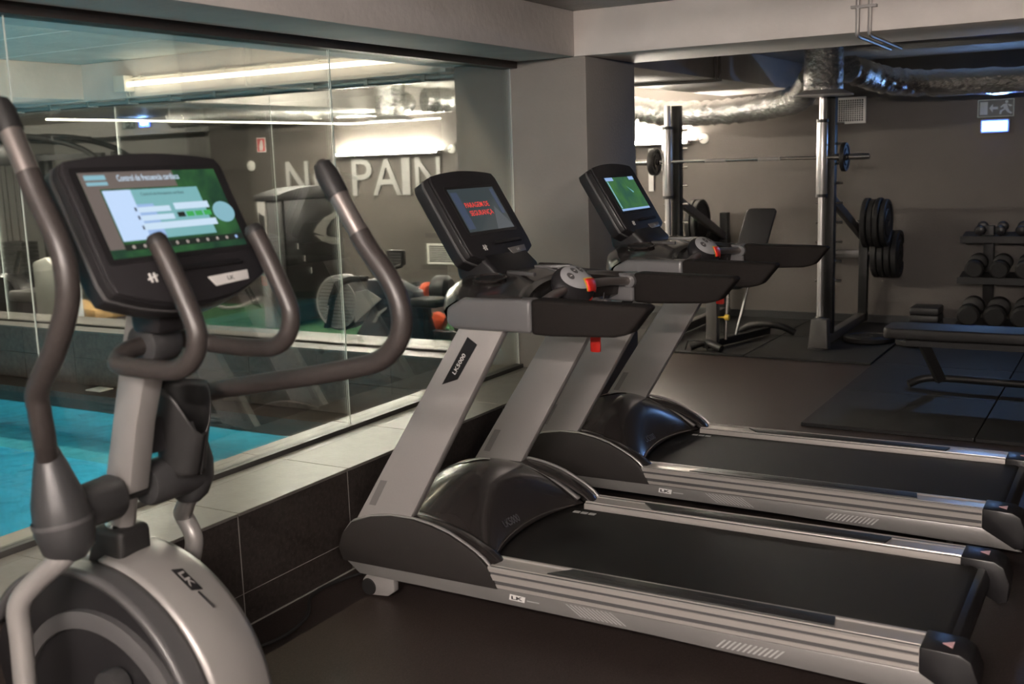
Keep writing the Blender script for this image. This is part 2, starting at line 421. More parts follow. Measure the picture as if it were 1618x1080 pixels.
# lamps of the gym room behind the viewpoint
for yy in (-1.0,):
    tube_lamp('ceiling_lamp', 'long tube lamp under the gym ceiling behind the machines', -1.2, .5, yy, ZC-.062, 'x', 'tube_gym', 'tube lamps behind the machines')
tube_lamp('ceiling_lamp', 'tube lamp under the ceiling beside the foil duct behind the pool', -8.35, -6.93, 9.02, 2.25, 'x', 'tube_back')
tube_lamp('ceiling_lamp', 'added unseen tube lamp under the gym ceiling along the open side of the room', -2.6, -.9, 2.2, ZC-.062, 'y', 'tube_gym')  # added lamp that brightens the gym-side face of the glass beam
tube_lamp('ceiling_lamp', 'long tube lamp under the gym ceiling behind the machines', -1.2, .5, -2.8, ZC-.062, 'x', 'tube_gym', 'tube lamps behind the machines')
for xa, lab in ((-15.3, 'added hidden tube lamp in the ceiling bay near the distant exit sign'), (-12.6, 'added hidden tube lamp in the ceiling bay above the cable machine'), (-8.9, 'added hidden tube lamp in the ceiling bay before the metal word PAIN'), (-6.3, 'added hidden tube lamp in the ceiling bay behind the pillar')):
    tube_lamp('ceiling_lamp', lab, xa, xa+1.5, 6.55, 2.296, 'x', 'tube_back')  # added lamps, hidden above the beam, that light the area behind the pool
# added unseen lamp for the pool room, then the pool tube on the beam
tube_lamp('pool_lamp', 'added hidden tube lamp on the pool side of the beam above the glass', 0.6, 4.6, -3.60, 2.24, 'y', 'added_pool_tube')
t = thing('pool_lamp', 'long warm tube lamp on the cream beam over the pool', 'lamp', (-5, 5.30, 2.19))
MB().tube([(-6.10, 5.285, 2.188), (-3.62, 5.285, 2.188)], .016, 12).build('tube', 'tube_pool', t)
for xx in (-6.02, -5.2, -4.4, -3.7): MB().box(xx, xx+.03, 5.295, 5.339, 2.178, 2.198).build('holder', 'box_white', t)
MB().tube([(-6.10, 5.325, 2.232), (-3.60, 5.325, 2.232)], .006, 8).build('conduit', 'box_white', t)
for k in range(7): MB().box(-6.02+k*.39, -5.99+k*.39, 5.31, 5.339, 2.222, 2.244).build('clip', 'box_white', t)
jb = MB().box(-6.20, -6.09, 5.25, 5.339, 2.14, 2.25).build('junction_box', 'box_white', None, .006)
tag(jb, 'cream junction box at the end of the pool tube lamp', 'junction box')
MB().tube([(-6.16, 5.325, 2.14), (-6.155, 5.32, 2.12), (-6.15, 5.33, 2.105)], .005, 8).build('cable', 'box_white', jb)
MB().tube([(-6.13, 5.325, 2.14), (-6.12, 5.32, 2.12), (-6.14, 5.33, 2.105)], .005, 8).build('cable', 'box_white', jb)
# added underwater lamps, out of view in the basin wall, to brighten the water
for yy in (-1.2, 1.0, 3.2):
    t = thing('added_pool_light', 'added unseen round underwater lamp in the pool wall below the glass ledge', 'lamp', (PX1, yy, -.75), 'added underwater pool lamps')
    MB().lathe([(.15, 0), (.15, .02), (.12, .03), (.12, .012)], (PX1, yy, -.75), (-1, 0, 0), 28, False).build('rim', 'chrome', t)
    MB().lathe([(.12, .010), (.001, .014)], (PX1, yy, -.75), (-1, 0, 0), 28, False).build('lens', 'added_pool_glow', t)
# pipes under the far pool beam
t = thing('beam_pipes', 'pair of grey pipes clipped under the beam over the far pool glass', 'pipe', (-7, 5.42, 2.09))
for k in range(2): MB().tube([(-12, 5.40+.05*k, 2.085), (-3.50, 5.40+.05*k, 2.085)], .011, 8).build('pipe', 'teal_pipe', t)
for k in range(14): MB().box(-3.72-k*.42, -3.695-k*.42, 5.38, 5.47, 2.066, 2.106).build('clip', 'teal_pipe', t)
# wall lamps over the lettering
def wall_lamp(x0, x1, lab):
    t = thing('wall_lamp', lab, 'lamp', ((x0+x1)/2, YF, 1.69))
    MB().prism([(YF-.002, 1.685), (YF-.105, 1.685), (YF-.105, 1.70), (YF-.10, 1.70), (YF-.10, 1.690), (YF-.002, 1.690)], x0, x1, lambda u, v, n: (n, u, v)).build('housing', 'letter', t)
    MB().tube([(x0+.02, YF-.06, 1.712), (x1-.02, YF-.06, 1.712)], .014, 12).build('tube', 'tube_wall', t)
    for e in (x0, x1-.012): MB().box(e, e+.012, YF-.10, YF-.002, 1.688, 1.722).build('end_cap', 'letter', t)
    MB().tube(smooth_path([(x1, YF-.03, 1.70), (x1+.06, YF-.035, 1.705), (x1+.13, YF-.02, 1.728)]), .004, 6).build('cable', 'frame_black', t)
    d = MB().lathe([(.05, 0), (.05, .012), (.044, .018), (.02, .02)], (x1+.135, YF-.0, 1.73), (0, -1, 0)).build('socket_cover', 'white_plastic')
    return d
tag(wall_lamp(-8.23, -6.78, 'wall lamp shining up above the metal word PAIN'), 'round white cover on the wall beside the lamp above PAIN', 'wall cover')
tag(wall_lamp(-5.35, -3.87, 'wall lamp shining up above the metal word GAIN'), 'round white cover on the wall beside the lamp above GAIN', 'wall cover')
d = MB().lathe([(.062, 0), (.062, .012), (.05, .018)], (-9.62, YF, 1.62), (0, -1, 0)).build('socket_cover', 'white_plastic')
tag(d, 'round white cover on the wall left of the word NO near the red fire sign', 'wall cover')
# thin LED strip in the area behind the pool
t = thing('led_strip', 'thin glowing LED strip hung below the ceiling behind the far pool glass', 'lamp', (-8.2, 8, 2.06))
MB().tube([(-8.0, 6.05, 2.052), (-8.0, 10.0, 2.058), (-7.97, 10.04, 2.058), (-7.9, 10.06, 2.058), (-6.72, 10.06, 2.062)], .0085, 8).build('strip', 'strip_glow', t)
for yy in (6.1, 7.4, 8.7, 9.9): MB().tube([(-8.0, yy, 2.06), (-8.0, yy, ZC)], .002, 5).build('hanger', 'chrome', t)
for xx in (-7.8, -7.3, -6.8): MB().box(xx, xx+.02, 10.06, YF, 2.06, 2.076).build('bracket', 'silver', t)
# emergency lamps and exit signs
def exit_set(x, y, z, s, where, mirror=1, beside=False):
    """x, z: top left corner of the sign board"""
    t = thing('exit_sign', 'dark green running man exit sign '+where, 'sign', (x, y, z-.15*s))
    W, H = .285*s, .148*s
    MB().box(x, x+W, y-.012, y, z-H, z).build('board', 'sign_pale', t, .002)
    MB().box(x+.008, x+W-.008, y-.014, y-.012, z-H+.008, z-.008).build('field', 'sign_green', t)
    T = lambda u, v, n: (x+W*(u if mirror > 0 else 1-u), y-.0145-n, z-H+H*v)
    MB().prism([(.07, .15), (.28, .15), (.28, .86), (.07, .86)], 0, .001, T).build('door_mark', 'sign_pale', t)
    m = MB()
    for q in ([(.32, .5), (.42, .74), (.42, .26)], [(.42, .43), (.56, .43), (.56, .57), (.42, .57)]): m.prism(q, 0, .001, T)
    m.build('arrow_mark', 'sign_pale', t)
    m = MB()
    m.prism([(.79+.045*math.cos(a*PI/5), .83+.08*math.sin(a*PI/5)) for a in range(10)], 0, .001, T)
    for q in ([(.70, .70), (.80, .74), (.83, .50), (.72, .42)], [(.70, .70), (.62, .55), (.65, .50), (.74, .62)], [(.80, .72), (.88, .56), (.94, .58), (.93, .65), (.86, .68)],
              [(.72, .45), (.62, .35), (.60, .15), (.65, .15), (.68, .32), (.78, .42)], [(.74, .45), (.83, .50), (.88, .30), (.95, .22), (.92, .14), (.82, .25)]): m.prism(q, 0, .001, T)
    m.build('runner_mark', 'sign_pale', t)
    L = thing('emergency_lamp', 'glowing blue white emergency lamp at the exit sign '+where, 'lamp', (x+.14*s, y, z-.29*s))
    lx, lz, lw, lh = x+.03*s, z-.167*s, .225*s, .112*s
    if beside: lx, lz = x+W+.10, z-.02
    MB().box(lx, lx+lw, y-.035, y, lz-lh, lz).build('housing', 'exit_frame', L, .006)
    MB().box(lx+.012, lx+lw-.012, y-.042, y-.035, lz-lh+.012, lz-.012).build('diffuser', 'exit_glow', L, .003)
    MB().prism(rounded(lw*.56, lh*.34, lh*.165, 4, lx+lw/2, lz-lh*.47), y-.044, y-.042, XZ).build('lamp_core', 'exit_core', L)
exit_set(-1.292, YF, 1.962, 1.0, 'on the wall above the dumbbells')
exit_set(-13.10, 11.2, 2.352, 1.0, 'on the distant beam beyond the pool', 1, True)
# ventilation grilles
def grille(x0, x1, z0, z1, nx, nz, lab):
    t = thing('vent_grille', lab, 'vent', ((x0+x1)/2, YF, z0)); b = .022
    MB().box(x0+b, x1-b, YF-.006, YF, z0+b, z1-b).build('backing', 'frame_black', t)
    for q in ((x0, x1, z0, z0+b), (x0, x1, z1-b, z1), (x0, x0+b, z0+b, z1-b), (x1-b, x1, z0+b, z1-b)): MB().box(q[0], q[1], YF-.02, YF, q[2], q[3]).build('frame', 'white_plastic', t, .002)
    for k in range(1, nz): z = z0+b+(z1-z0-2*b)*k/nz; MB().box(x0+b, x1-b, YF-.014, YF-.007, z-.003, z+.003).build('slat', 'white_plastic', t)
    for k in range(1, nx): x = x0+b+(x1-x0-2*b)*k/nx; MB().box(x-.003, x+.003, YF-.017, YF-.009, z0+b, z1-b).build('slat', 'white_plastic', t)
grille(-2.62, -2.217, 1.812, 2.045, 18, 10, 'white egg crate vent grille high on the wall beside the squat rack')
grille(-7.03, -6.60, .455, .685, 1, 9, 'white slatted vent grille low on the wall under the word PAIN')
# fire sign
t = thing('fire_sign', 'small red fire alarm sign on the dark wall beside the word NO', 'sign', (-9.43, YF, 1.78))
MB().box(-9.50, -9.36, YF-.008, YF, 1.78, 1.955).build('board', 'white_print', t)
MB().box(-9.49, -9.37, YF-.010, YF-.008, 1.79, 1.945).build('field', 'sign_red', t)
MB().prism([(-9.46, 1.80), (-9.41, 1.80), (-9.395, 1.84), (-9.405, 1.92), (-9.425, 1.93), (-9.44, 1.90), (-9.455, 1.86)], YF-.0115, YF-.010, XZ).build('hand_mark', 'white_print', t)
# lettering
def letter(ch, x0, x1, word):
    z0, z1 = 1.235, 1.655
    T = lambda u, v, n: (x0+u, YF-n, z0+v)
    bold = {'I': .04}.get(ch, .004)
    o = text('wall_letter', ch, T, x1-x0, z1-z0, .022, 'letter', None, bold, center=False)
    tag(o, 'brushed metal letter %s of the word %s on the brown wall' % (ch, word), 'letter', 'metal letters on the far wall')
    return o
for ch, a, b in (('N', -9.05, -8.70), ('O', -8.62, -8.22)): letter(ch, a, b, 'NO before PAIN')
for ch, a, b in (('P', -8.04, -7.75), ('A', -7.74, -7.34), ('I', -7.325, -7.215), ('N', -7.14, -6.80)): letter(ch, a, b, 'PAIN')
for ch, a, b in (('N', -6.56, -6.22), ('O', -6.14, -5.75)): letter(ch, a, b, 'NO before GAIN')
for ch, a, b in (('G', -5.46, -5.06), ('A', -5.02, -4.62), ('I', -4.56, -4.45), ('N', -4.31, -3.965)): letter(ch, a, b, 'GAIN')

# ================================================================== DUCTS
def duct(pts, r, lab, wob=.045):
    P = smooth_path(pts, 14)
    rr = [r*(1+.05*math.sin(k*1.9)+random.uniform(-.035, .035)) for k in range(len(P))]
    o = MB().tube(P, rr, 22, True, wob*1.3).build('foil_duct', 'foil', None, 0, 2, 60)
    return tag(o, lab, 'duct')
duct([(2.6, 9.55, 2.08), (1.2, 9.55, 2.08), (-.3, 9.55, 2.08), (-1.45, 9.52, 2.09), (-1.85, 9.2, 2.12), (-2.05, 8.76, 2.2)], .105, 'crinkled foil duct along the wall above the exit sign')
duct([(-2.32, 8.74, 2.16), (-2.55, 9.15, 2.02), (-2.95, 9.38, 1.965), (-3.4, 9.42, 1.945), (-3.85, 9.42, 1.96), (-4.2, 9.42, 2.03), (-4.6, 9.42, 2.09), (-5.2, 9.42, 2.14), (-5.75, 9.2, 2.17), (-6.02, 8.75, 2.18)], .108, 'crinkled foil duct sagging behind the rack and pillar')
duct([(-6.40, 8.8, 2.18), (-6.62, 9.25, 2.19), (-7.2, 9.45, 2.205), (-8.4, 9.48, 2.21), (-9.6, 9.48, 2.21), (-10.2, 9.48, 2.21)], .108, 'crinkled foil duct running left above the word PAIN')
def hood(x, y, lab):
    t = thing('duct_outlet', lab, 'vent', (x, y, 2.0))
    rr = [(.145*(1+random.uniform(-.02, .02)), 2.035+k*.0325) for k in range(11)]
    MB().lathe(rr, (x, y, 0), (0, 0, 1), 30).build('stub', 'foil', t)
    MB().lathe([(.225, 1.995), (.222, 2.003), (.145, 2.04), (.06, 2.04)], (x, y, 0), (0, 0, 1), 36).build('flange', 'letter', t)
hood(-2.19, 8.55, 'round foil wrapped ceiling outlet above the squat rack')
hood(-6.28, 8.55, 'round foil wrapped ceiling outlet in front of the word PAIN')
# conduits on the cross beam
t = thing('conduit_pair', 'two thin conduits clipped down the face of the cross beam', 'conduit', (-1.18, 5.3, 2.1))
for xx in (-1.205, -1.150): MB().tube(smooth_path([(xx, 5.30, ZC), (xx, 5.30, 2.20), (xx, 5.30, 2.135), (xx-.005, 5.34, 2.112), (xx-.015, 5.6, 2.112), (xx-.03, 6.2, 2.112)], 5), .0095, 8).build('conduit', 'silver', t)
MB().box(-1.235, -1.12, 5.285, 5.32, 2.232, 2.244).build('clip', 'silver_dark', t)
t = thing('conduit_pair', 'two thin conduits on the beam between pillar and far wall', 'conduit', (-2.76, 7.7, 2.1))
for yy in (7.70, 7.80): MB().tube(smooth_path([(-2.75, yy, ZC), (-2.75, yy, 2.2), (-2.752, yy, 2.13), (-2.80, yy, 2.114), (-3.4, yy-.05, 2.114)], 5), .009, 8).build('conduit', 'silver_dark', t)

# ================================================================== TREADMILLS
def console_body(t, yc, T, B, w_, depth, kind):
    """hung display head; T, B = (x, z) of its top and bottom face edge"""
    L = math.hypot(T[0]-B[0], T[1]-B[1])
    fr = frame((B[0], yc, B[1]), (0, 1, 0), (T[0]-B[0], 0, T[1]-B[1]))
    h = w_/2
    def outline(k, sag, rise):
        o = []
        n = 12
        for j in range(n+1): u = -h*k+2*h*k*j/n; o.append((u*.97, -sag*(1-(u/(h*k))**2)-.0*abs(u)))
        o.append((h*k, .035)); o.append((h*k, L-.03))
        for j in range(n+1): u = h*k-2*h*k*j/n; o.append((u*.95, L+rise*(1-(u/(h*k))**2)-.006))
        o.append((-h*k, L-.03)); o.append((-h*k, .035))
        return o
    c = MB().prism(outline(1, .055, .02), -depth, -.010, fr).build('console', 'plastic_black', t, .006)
    MB().prism(outline(1.012, .057, .022), -depth*.52, -depth*.40, fr).build('trim_band', 'plastic_grey', c, .002)
    MB().prism(outline(.985, .050, .018), -.012, 0, fr).build('face_plate', 'plastic_matte', c, .005)
    sw, s0, s1 = w_*.70, L*.265, L*.80
    if kind == 'ell': sw, s0, s1 = w_*.845, L*.235, L*.885
    MB().prism(rounded(sw*1.10, (s1-s0)*1.13, .012, 4, 0, (s0+s1)/2), .0, .0018, fr).build('bezel', 'plastic_black', c)
    def rect(name, u0, u1, v0, v1, mt, n0=.0018, sk=0):
        # coordinates as fractions of the screen
        P = [(-sw/2+sw*u0, s0+(s1-s0)*v0), (-sw/2+sw*u1, s0+(s1-s0)*v0), (-sw/2+sw*u1, s0+(s1-s0)*v1), (-sw/2+sw*u0, s0+(s1-s0)*v1)]
        return MB().prism(P, n0, n0+.0006, fr).build(name, mt, c)
    def txt(name, s, u, v, wd, ht, mt, bold=0.0):
        f2 = lambda a, b, n: fr(-sw/2+sw*u+a, s0+(s1-s0)*v+b, n+.0032)
        return text(name, s, f2, sw*wd, (s1-s0)*ht, .0004, mt, c, bold)
    if kind == 'stop':
        rect('screen', 0, 1, 0, 1, 'scr_dark')
        rect('screen_panel', .02, .16, .06, .92, 'scr_bluegrey', .0025); rect('screen_panel', .90, .97, .35, .95, 'scr_bluegrey', .0025)
        MB().prism([(sw*.12, s0), (sw*.5, s0), (sw*.49, s0+(s1-s0)*.08), (sw*.30, s0+(s1-s0)*.55)], .0018, .0026, fr).build('screen_panel', 'scr_grey', c)
        txt('screen_text', 'PARAGEM DE', .45, .55, .52, .115, 'scr_red', .004); txt('screen_text', 'SEGURANÇA', .46, .33, .50, .145, 'scr_red', .004)
    elif kind == 'field':
        rect('screen', 0, 1, 0, 1, 'scr_field')
        rect('screen_panel', 0, 1, 0, .06, 'scr_sky', .0025); rect('screen_panel', .0, .26, .90, 1, 'scr_sky', .0025); rect('screen_panel', .82, 1, .90, 1, 'scr_sky', .0025)
        rect('screen_panel', .02, .05, .08, .88, 'scr_disc', .0025)
        MB().prism([(sw*.10, s0+(s1-s0)*.72), (sw*.22, s0+(s1-s0)*.50), (sw*.26, s0+(s1-s0)*.54), (sw*.16, s0+(s1-s0)*.64)], .0018, .0026, fr).build('screen_panel', 'scr_aqua', c)
    else:
        rect('screen', 0, 1, 0, 1, 'scr_forest'); rect('screen_panel', 0, .66, .80, 1, 'scr_brown', .0022); rect('screen_panel', .0, .10, .1, .8, 'scr_brown', .0022)
        rect('screen_panel', .11, .80, .185, .78, 'scr_aqua', .0024); rect('screen_panel', .11, .30, .185, .78, 'scr_pale', .0027); rect('screen_panel', .30, .42, .185, .60, 'scr_sky', .0027)
        rect('screen_panel', .03, .17, .91, .965, 'scr_disc', .0027); rect('screen_panel', .03, .17, .845, .885, 'scr_disc', .0027)
        rect('screen_panel', .30, .53, .50, .565, 'scr_white', .003); rect('screen_panel', .565, .83, .51, .59, 'scr_white', .003)
        rect('screen_panel', .30, .535, .40, .465, 'scr_white', .003); rect('screen_panel', .29, .84, .29, .37, 'scr_white', .003)
        for k in range(4): rect('screen_panel', .565+k*.068, .62+k*.068, .415, .475, 'scr_black' if k == 0 else 'scr_bright_green', .003)
        for v in (.52, .42, .30): rect('screen_panel', .275, .287, v, v+.045, 'navy', .0032)
        MB().prism([(sw*(.93-.5)+.034*math.cos(a*PI/12), s0+(s1-s0)*.44+.028*math.sin(a*PI/12)) for a in range(24)], .0018, .003, fr).build('screen_disc', 'scr_disc', c)
        txt('screen_text', 'Control de frecuencia cardiaca', .47, .885, .45, .075, 'scr_white', .01)
        txt('screen_text', 'Control de frecuencia cardiaca', .52, .70, .32, .04, 'navy')
        rect('screen_panel', .10, 1, .075, .15, 'scr_black', .0024)
        for k in range(11):
            MB().prism([(-sw/2+sw*(.16+k*.078)+.0045*math.cos(a*PI/4), s0+(s1-s0)*.112+.0045*math.sin(a*PI/4)) for a in range(8)], .0028, .0032, fr).build('screen_icon', 'scr_sky' if k == 10 else 'grey_print', c)
    # reading shelf, port hole, badge, maker mark
    MB().prism([(-.055, .028), (w_*.33, .028), (w_*.30, .040), (-.04, .040)], 0, .012, fr).build('shelf', 'plastic_black', c, .003)
    MB().prism([(w_*.10, -.020), (w_*.33, -.014), (w_*.345, .010), (w_*.07, .006)], 0, .004, fr).build('badge', 'silver_dark' if kind != 'ell' else 'white_print', c, .0012)
    f3 = lambda a, b, n: fr(w_*.21+a, -.010+b, n+.0042)
    text('badge_text', 'LK', f3, .022, .010, .0004, 'white_print' if kind != 'ell' else 'plastic_black', c, .02)
    m = MB()
    for k in range(2): m.prism([(-w_*.27+k*.013, .012), (-w_*.27+k*.013+.005, .012), (-w_*.27+k*.013+.005, .034), (-w_*.27+k*.013, .034)], 0, .0015, fr)
    m.prism([(-w_*.27-.006, .018), (-w_*.27+.024, .026), (-w_*.27+.024, .030), (-w_*.27-.006, .022)], 0, .0015, fr).build('maker_mark', 'white_print', c)
    return c

def curve(pts, x):
    """smooth interpolation through (x, z) points"""
    if x <= pts[0][0]: return pts[0][1]
    if x >= pts[-1][0]: return pts[-1][1]
    for i in range(len(pts)-1):
        if x <= pts[i+1][0]:
            (xa, za), (xb, zb) = pts[i], pts[i+1]; h = xb-xa; t = (x-xa)/h
            ma = (zb-pts[i-1][1])/(xb-pts[i-1][0]) if i else (zb-za)/h
            mb = (pts[i+2][1]-za)/(pts[i+2][0]-xa) if i+2 < len(pts) else (zb-za)/h
            return (2*t**3-3*t*t+1)*za+(t**3-2*t*t+t)*h*ma+(-2*t**3+3*t*t)*zb+(t**3-t*t)*h*mb
def hood_z(x, yl):
    """motor hood height at x and lateral offset yl"""
    c = curve([(-2.52, .20), (-2.44, .325), (-2.34, .393), (-2.22, .432), (-2.12, .425), (-2.03, .375), (-1.96, .300), (-1.90, .222)], x)
    s_ = curve([(-2.52, .19), (-2.44, .27), (-2.34, .315), (-2.24, .328), (-2.12, .308), (-2.0, .262), (-1.90, .210)], x)
    q = min(1, abs(yl)/.36); k = math.cos(q*PI/2)**.8
    return s_+(c-s_)*k

def treadmill(yc, kind, label):
    t = thing('treadmill', label, 'treadmill', (-1.45, yc, 0), 'treadmills facing the pool')
    Y = lambda yl: yc+yl
    # --- lower frame skirts
    for s in (-1, 1):
        MB().prism([(-2.523, .147), (-2.457, .100), (-1.30, .092), (-.42, .072), (-.335, .068), (-.47, .146)], Y(s*.437), Y(s*.420), XZ).build('side_skirt', 'silver_dark', t, .003)
        # LK print and hatch marks on the skirt
        if s == -1:
            T = lambda u, v, n: (u, yc-.4375-n, v)
            MB().prism([(-1.812, .116), (-1.752, .114), (-1.748, .134), (-1.808, .136)], 0, .0008, T).build('skirt_badge', 'white_print', t)
            text('skirt_badge_text', 'LK', lambda u, v, n: (-1.780+u, yc-.4385-n, .119+v), .045, .0125, .0004, 'plastic_black', t, .03)
            MB().prism([(-1.742, .121), (-1.695, .121), (-1.695, .1245), (-1.742, .1245)], 0, .0008, T).build('skirt_mark', 'grey_print', t)
            for k in range(11):
                x0 = -1.595+k*.0158; MB().prism([(x0, .140), (x0+.005, .140), (x0+.062, .104), (x0+.057, .104)], 0, .0008, T).build('hatch_mark', 'grey_print', t)
            for k in range(12):
                x0 = -1.075+k*.0165; MB().prism([(x0, .098), (x0+.007, .098), (x0+.034, .126), (x0+.027, .126)], 0, .0008, T).build('hatch_mark', 'grey_print', t)
    m = MB()
    for x in (-2.30, -1.6, -1.0, -.5): m.box(x, x+.06, Y(-.42), Y(.42), .09, .135)
    m.build('cross_members', 'frame_black', t)
    # --- side rails (ribbed extrusion) with foot pads and end caps
    for s in (-1, 1):
        pr = [(.445, .152), (.445, .163), (.438, .166), (.438, .175), (.447, .178), (.447, .196), (.440, .199), (.440, .204), (.446, .207), (.446, .218),
              (.440, .223), (.434, .219), (.424, .219), (.422, .222), (.414, .222), (.412, .2195), (.350, .2195), (.346, .224), (.336, .224), (.334, .219), (.322, .219), (.320, .20), (.320, .152)]
        MB().prism([(Y(s*a), b) for a, b in pr], -1.90, -.48, YZ).build('side_rail', 'alu', t)
        for a0, a1, z0, z1 in ((.437, .4425, .1635, .1775), (.439, .4435, .1965, .2065)):
            MB().box(-1.895, -.482, min(Y(s*a0), Y(s*a1)), max(Y(s*a0), Y(s*a1)), z0, z1).build('rail_groove', 'plastic_grey', t)
        for a0, a1 in ((.425, .433), (.326, .3335)):
            MB().box(-1.895, -.482, min(Y(s*a0), Y(s*a1)), max(Y(s*a0), Y(s*a1)), .2188, .2205).build('rail_groove', 'plastic_grey', t)
        pad = MB().prism([(-1.675, s*.414), (-.722, s*.414), (-.735, s*.345), (-1.61, s*.345)], .2195, .2265, lambda u, v, n: (u, Y(v), n)).build('foot_pad', 'rubber_dark', t, .002)
        for q in ((-1.55, -1.40), (-1.36, -1.22), (-1.15, -1.0), (-.95, -.8)):
            MB().box(q[0], q[1], Y(s*.38)-.003, Y(s*.38)+.003, .2265, .2275).build('grip_line', 'plastic_black', pad)
        ec = MB().prism([(-.48, .147), (-.48, .226), (-.375, .222), (-.345, .205), (-.325, .15), (-.33, .085), (-.36, .078)], Y(s*.449), Y(s*.318), XZ).build('end_cap', 'plastic_black', t, .006)
        MB().prism([(-.432, s*.395-.022), (-.432, s*.395+.022), (-.462, s*.395)], .2245, .2262, lambda u, v, n: (u+.035, Y(v), n)).build('warning_mark', 'pink_print', ec)
        # wheel bracket and rear foot
        wb = MB().prism([(-2.475, .03), (-2.44, .004), (-2.36, .012), (-2.33, .035), (-2.33, .10), (-2.44, .10), (-2.475, .06)], Y(s*.40), Y(s*.37), XZ).build('wheel_bracket', 'silver', t, .004)
        MB().lathe([(.03, -.02), (.034, -.012), (.034, .012), (.03, .02)], (-2.447, Y(s*.385), .036), (0, 1, 0), 20).build('wheel', 'rubber_dark', wb)
        MB().lathe([(.03, 0), (.03, .03), (.014, .035), (.014, .09)], (-.60, Y(s*.38), 0), (0, 0, 1), 16).build('rear_foot', 'rubber_dark', t)
    MB().prism([(-.47, .12), (-.47, .20), (-.40, .195), (-.385, .16), (-.39, .12)], Y(-.318), Y(.318), XZ).build('rear_cover', 'plastic_black', t, .004)
    # --- belt with wear marks
    P = [(-2.05, .2035), (-.44, .2035)]+[(-.44+.030*math.sin(a), .1735+.030*math.cos(a)) for a in [PI*k/8 for k in range(1, 9)]]+[(-2.05, .1435)]
    b = MB().prism(P, Y(-.30), Y(.30), XZ).build('running_belt', 'belt', t)
    for k in range(3): MB().box(-1.915+k*.034, -1.887+k*.034, Y(.245), Y(.268), .2035, .2042).build('belt_mark', 'grey_print', b)
    # --- motor hood: glossy dome, trim strips, side covers
    def hf(u, v):
        yl = -.36+.72*v; dip = .055*(1-(2*v-1)**2)
        x = -2.52+(.605-dip)*u
        xs = -2.52+.62*u
        return (x, Y(yl), hood_z(xs, yl))
    m = MB(); m.grid(hf, 40, 36)
    hd = m.build('motor_hood', 'hood_gloss', t, 0, 2, 60)
    sd = hd.modifiers.new('thick', 'SOLIDIFY'); sd.thickness = .006; sd.offset = -1
    # hood badges follow the surface
    def on_hood(x, yl, dz=.002):
        v = (yl+.36)/.72; dip = .055*(1-(2*v-1)**2)
        return (x, Y(yl), hood_z(-2.52+(x+2.52)*.62/(.605-dip), yl)+dz)
    def hood_quad(name, pts, mt, dz=.002):
        m = MB(); A, B_, C_, D_ = [Vector((p[0], p[1], 0)) for p in pts]
        def g(u, v):
            p = (A*(1-u)+B_*u)*(1-v)+(D_*(1-u)+C_*u)*v; return on_hood(p.x, p.y, dz)
        m.grid(g, 8, 8); return m.build(name, mt, hd)
    hood_quad('badge', [(-2.36, -.02), (-2.25, .0), (-2.20, .10), (-2.33, .15)], 'plastic_black', .003)
    hood_quad('badge_bar', [(-2.305, .015), (-2.280, .015), (-2.280, .095), (-2.305, .095)], 'pink_print', .0045)
    hood_quad('badge_edge', [(-2.25, .0), (-2.20, .10), (-2.206, .106), (-2.258, .005)], 'white_print', .0045)
    # model print on rear slope of the hood
    o = text('hood_print', 'LK5000', lambda u, v, n: (v, u, 0), .15, .022, .0004, 'plastic_grey', None, .02)
    for v_ in o.data.vertices:
        wx, wy = v_.co.x+o.location.x, v_.co.y+o.location.y
        px, pl = -1.985-wx*.8, wy*.75-.10
        v_.co = Vector(on_hood(px, pl, .004))-Vector((-1.45, yc, 0))
    o.parent = hd; o.location = (0, 0, 0)
    prof = [(-2.542, .193), (-2.52, .25), (-2.474, .300), (-2.39, .330), (-2.30, .345), (-2.20, .346), (-2.12, .334), (-2.05, .315), (-1.99, .288), (-1.94, .262), (-1.893, .225), (-1.853, .148), (-2.523, .145)]
    for s in (-1, 1):
        MB().prism(prof, Y(s*.449), Y(s*.425), XZ).build('side_cover', 'hood_dark', t, .003)
        # cover shoulder between side cover and dome
        top = prof[1:12]
        def sh(u, v):
            k = u*(len(top)-1); i = min(int(k), len(top)-2); f = k-i
            x = top[i][0]+(top[i+1][0]-top[i][0])*f; z = top[i][1]+(top[i+1][1]-top[i][1])*f
            yl = .43-(.43-.345)*v
            return (x+.03*v*u, Y(s*yl), z-.006-.012*v+.01*math.sin(PI*v))
        m = MB().grid(sh, 30, 6); o = m.build('cover_shoulder', 'hood_gloss', t, 0, 2, 60)
        sd = o.modifiers.new('thick', 'SOLIDIFY'); sd.thickness = .006; sd.offset = -1
        m = MB(); P = [(x, Y(s*.430), z-.001) for x, z in prof[1:12]]
        m.tube(smooth_path(P, 3), .0065, 8).build('cover_trim', 'silver_dark', t)
        P = [on_hood(x, s*.352, .003) for x in [-2.30+.0405*k for k in range(10)]]
        def st(u, v):
            k = u*(len(P)-1); i = min(int(k), len(P)-2); f = k-i; a, b_ = Vector(P[i]), Vector(P[i+1]); p = a+(b_-a)*f
            return (p.x, p.y+s*(.03*v-.012), p.z+.004)
        o = MB().grid(st, 24, 2).build('hood_trim', 'silver_dark', t); sd = o.modifiers.new('thick', 'SOLIDIFY'); sd.thickness = .008; sd.offset = -1
